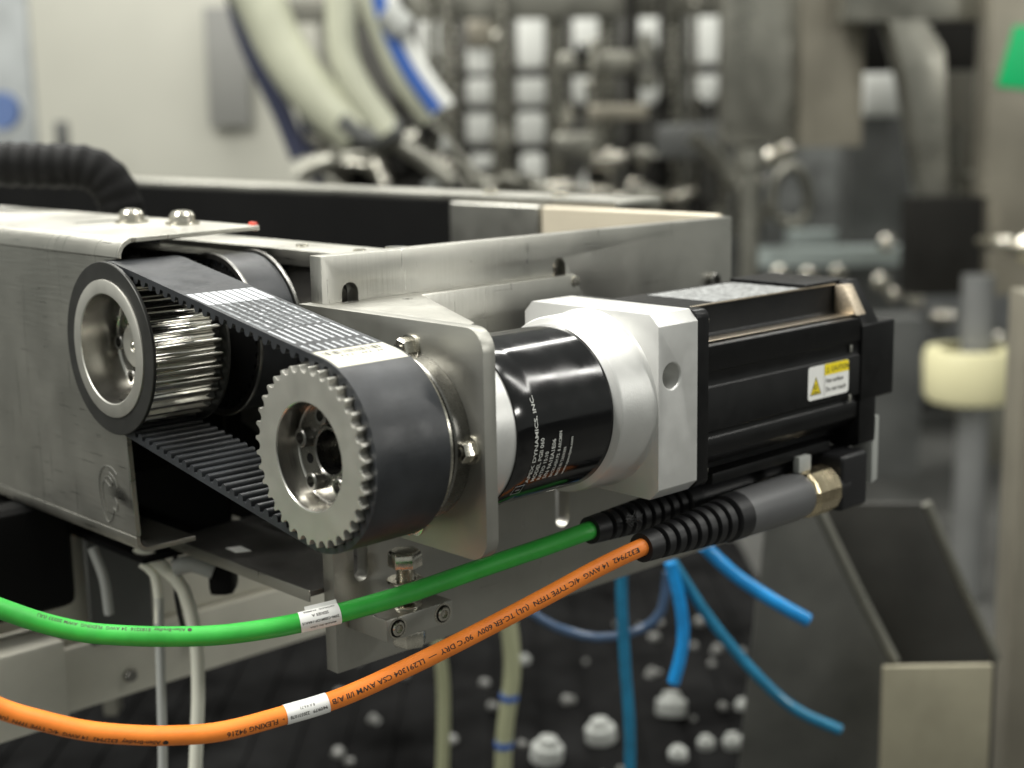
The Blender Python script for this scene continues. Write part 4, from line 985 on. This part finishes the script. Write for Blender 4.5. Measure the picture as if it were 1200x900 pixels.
# air tubes and hoses below the plate
for pl, r, m, lb_ in ((TUBE_A, 4.3, NAVYT, 'dull dark tube hanging in a loop below the plate'), (TUBE_B, 5.2, TEALT, 'teal tube hanging straight down below the motor'), (TUBE_C, 5.4, BLUET, 'short bright blue tube curving down, cut end'), (TUBE_D, 4.9, TEALT, 'long teal tube sweeping down to the right'), (TUBE_E, 5.8, BLUET, 'short bright blue tube sticking out right below the plug')):
    btube('air_tube', pl, r, m, lb_, 'tube', 'air tubes hanging below the plate', n=14)
for pl, r, lb_ in ((HOSE_P, 8.5, 'milky twin hose with blue bands below the orange cable'), (HOSE_Q, 6.6, 'thin milky hose left of the banded one')):
    hs = btube('hanging_hose', pl, r, mat('olive_hose', (0.34, 0.35, 0.22), 0, 0.4), lb_, 'hose', 'milky hoses hanging below')
    if r > 8:
        for z in (-418, -470):
            b = MB(); q = min(spline(at2(pl), 3), key=lambda p: abs(p.z - z)); b.lathe(q, (0, 0, 1), [(0, 8), (0, 9.4), (6, 9.4), (6, 8)], 18); obj('blue_band', b, BLUEH, hs)
for pl, r, m, lb_ in ((HOSE_R, 4.6, HOSEW, 'white hose bending down behind the green cable'), (HOSE_S, 3.2, PALEP, 'thin grey hose hanging left of the white one'), (HOSE_T, 3.2, HOSEW, 'short white hose stub curling under the housing')):
    btube('white_hose', pl, r, m, lb_, 'hose', 'hoses hanging under the housing')
btube('elbow_fitting', ELB, 6, PALEP, 'grey elbow fitting beside the black valve', 'fitting')
btube('cable_tie', TIE, 1.7, RUBBER, 'black cable tie round the white hose', 'tie')
bbox('black_valve', VALVE, BLACK, 'small black valve body under the angle bracket', 'valve', 24, bevel=5)

# machine base below the housing
MBS = mat('machine_base', (0.58, 0.565, 0.49), 0.2, 0.5, var=0.16, vscale=7)
MBD = thing('machine_base', W(-300, -620, 760), 'blurred grey machine base frame below the belt housing', 'frame')
obj('lower_beam', MB().box(-420, 520, 380, 430, -262, -213), MBS, MBD, bevel=2)
obj('upper_plate', MB().box(-420, 520, 388, 396, -211, -118), MBS, MBD, bevel=1)
obj('grey_plate', MB().box(66, 116, 374, 379, -214, -126), BGMID, MBD, bevel=1)
obj('side_box', MB().box(-140, 24, 330, 374, -246, -186), MBS, MBD, bevel=3)
for (x, z) in ((150, -232), (236, -200), (262, -196), (96, -246), (196, -150)):
    b = MB(); b.hexa((x, 380 if z < -212 else 388, z), (0, -1, 0), 9, 0, 5); obj('bolt_head', b, SOCK, MBD)
obj('dark_housing', MB().box(-190, 44, 345, 372, -170, -92), BLACK, MBD, bevel=9, seg=3)
b = MB(); b.tube(spline([(52, 336, -128), (56, 330, -150), (58, 330, -176)], 4), 3.5, 10); obj('pale_strap', b, PALEP, MBD)
u0, u1, z0, z1, w = LEGP
bbox('leg', LEGP, BGST, '', '', 20, parent=MBD)
bslab('dark_gusset', BDIAG, 20, BGDK, '', '', parent=MBD)
P_ = spline(at2(BLACKHOSE), 2.2)
o = obj('black_conduit', MB().tube(P_, [17.5 + 0.55 * math.sin(i * 1.25) for i in range(len(P_))], 20), BLACK, at=P_[len(P_) // 2])
tag(o, 'black corrugated conduit arching behind the housing at left', 'conduit')
btube('white_sleeve', FRONTW, 6, WHITEP, 'short white sleeve under the housing at the left edge', 'sleeve')

# dark conveyor bed with white caps
struct(obj('conveyor_bed', MB().obox((0, 0, 0), RH, FH, ZV, (-1200, 480), (560, 1700), (-590, -560)), TRAYM))
caps = ((755, 513, 22), (866, 502, 23), (673, 522, 23), (847, 392, 14), (825, 414, 12), (922, 409, 12), (940, 380, 12), (781, 419, 13), (862, 752, 9), (940, 451, 11))
cl = ('white cap left of the teal tube end', 'white cap below the short blue tube', 'white cap at the bottom edge left of the teal tube', 'tall white cap, larger of the cluster by the trough', 'white cap left of the larger one by the trough', 'white cap nearest the trough, lower', 'white cap nearest the trough, upper', 'white cap at bottom edge right of the teal tube', 'small dim white cap furthest left', 'white cap behind the cluster by the trough')
for (x, y, r), lb_ in zip(caps, cl):
    ax = (random.uniform(-.25, .25), random.uniform(-.25, .25), 1); pr_ = [(0, r * .5), (0, r * .95), (r * .15, r)]
    for q in range(4): pr_ += [(r * (.2 + q * .2), r * .9), (r * (.27 + q * .2), r), (r * (.33 + q * .2), r)]
    pr_ += [(r * 1.05, r * .9), (r * 1.05, r * .62), (r * 1.5, r * .55), (r * 1.55, r * .3), (r * 1.2, .01)]
    pr_ = [(a * .8, c * .8) for a, c in pr_]; b = MB(); b.lathe((x, y, -556), ax, pr_, 22)
    tag(obj('bottle_cap', b, PALEP, at=(x, y, -556)), lb_, 'cap', 'white caps on the dark conveyor')
random.seed(21)
b = MB()
for k in range(60):
    u = random.uniform(-150, 470); w = random.uniform(640, 1300); s_ = random.uniform(2.5, 8)
    b.lathe(W(u, -556 + s_ * .4, w), (random.uniform(-1, 1), random.uniform(-1, 1), random.uniform(-.5, 1)), [(-s_, .01), (-s_, s_ * .8), (s_ * .6, s_), (s_, s_ * .5), (s_, .01)], 9)
o = obj('pale_scraps', b, mat('grey_scrap', (0.17, 0.17, 0.16), 0, 0.4)); o['kind'] = 'stuff'
random.seed(11)
b = MB()
for i in range(28):
    u = -1100 + i * 56; b.obox((0, 0, 0), RH, FH, ZV, (u, u + 46), (562, 1690), (-559.6, -556))
o = obj('conveyor_slats', b, TRAYM, bevel=0.0); o['kind'] = 'stuff'
print('objects', len(bpy.data.objects))
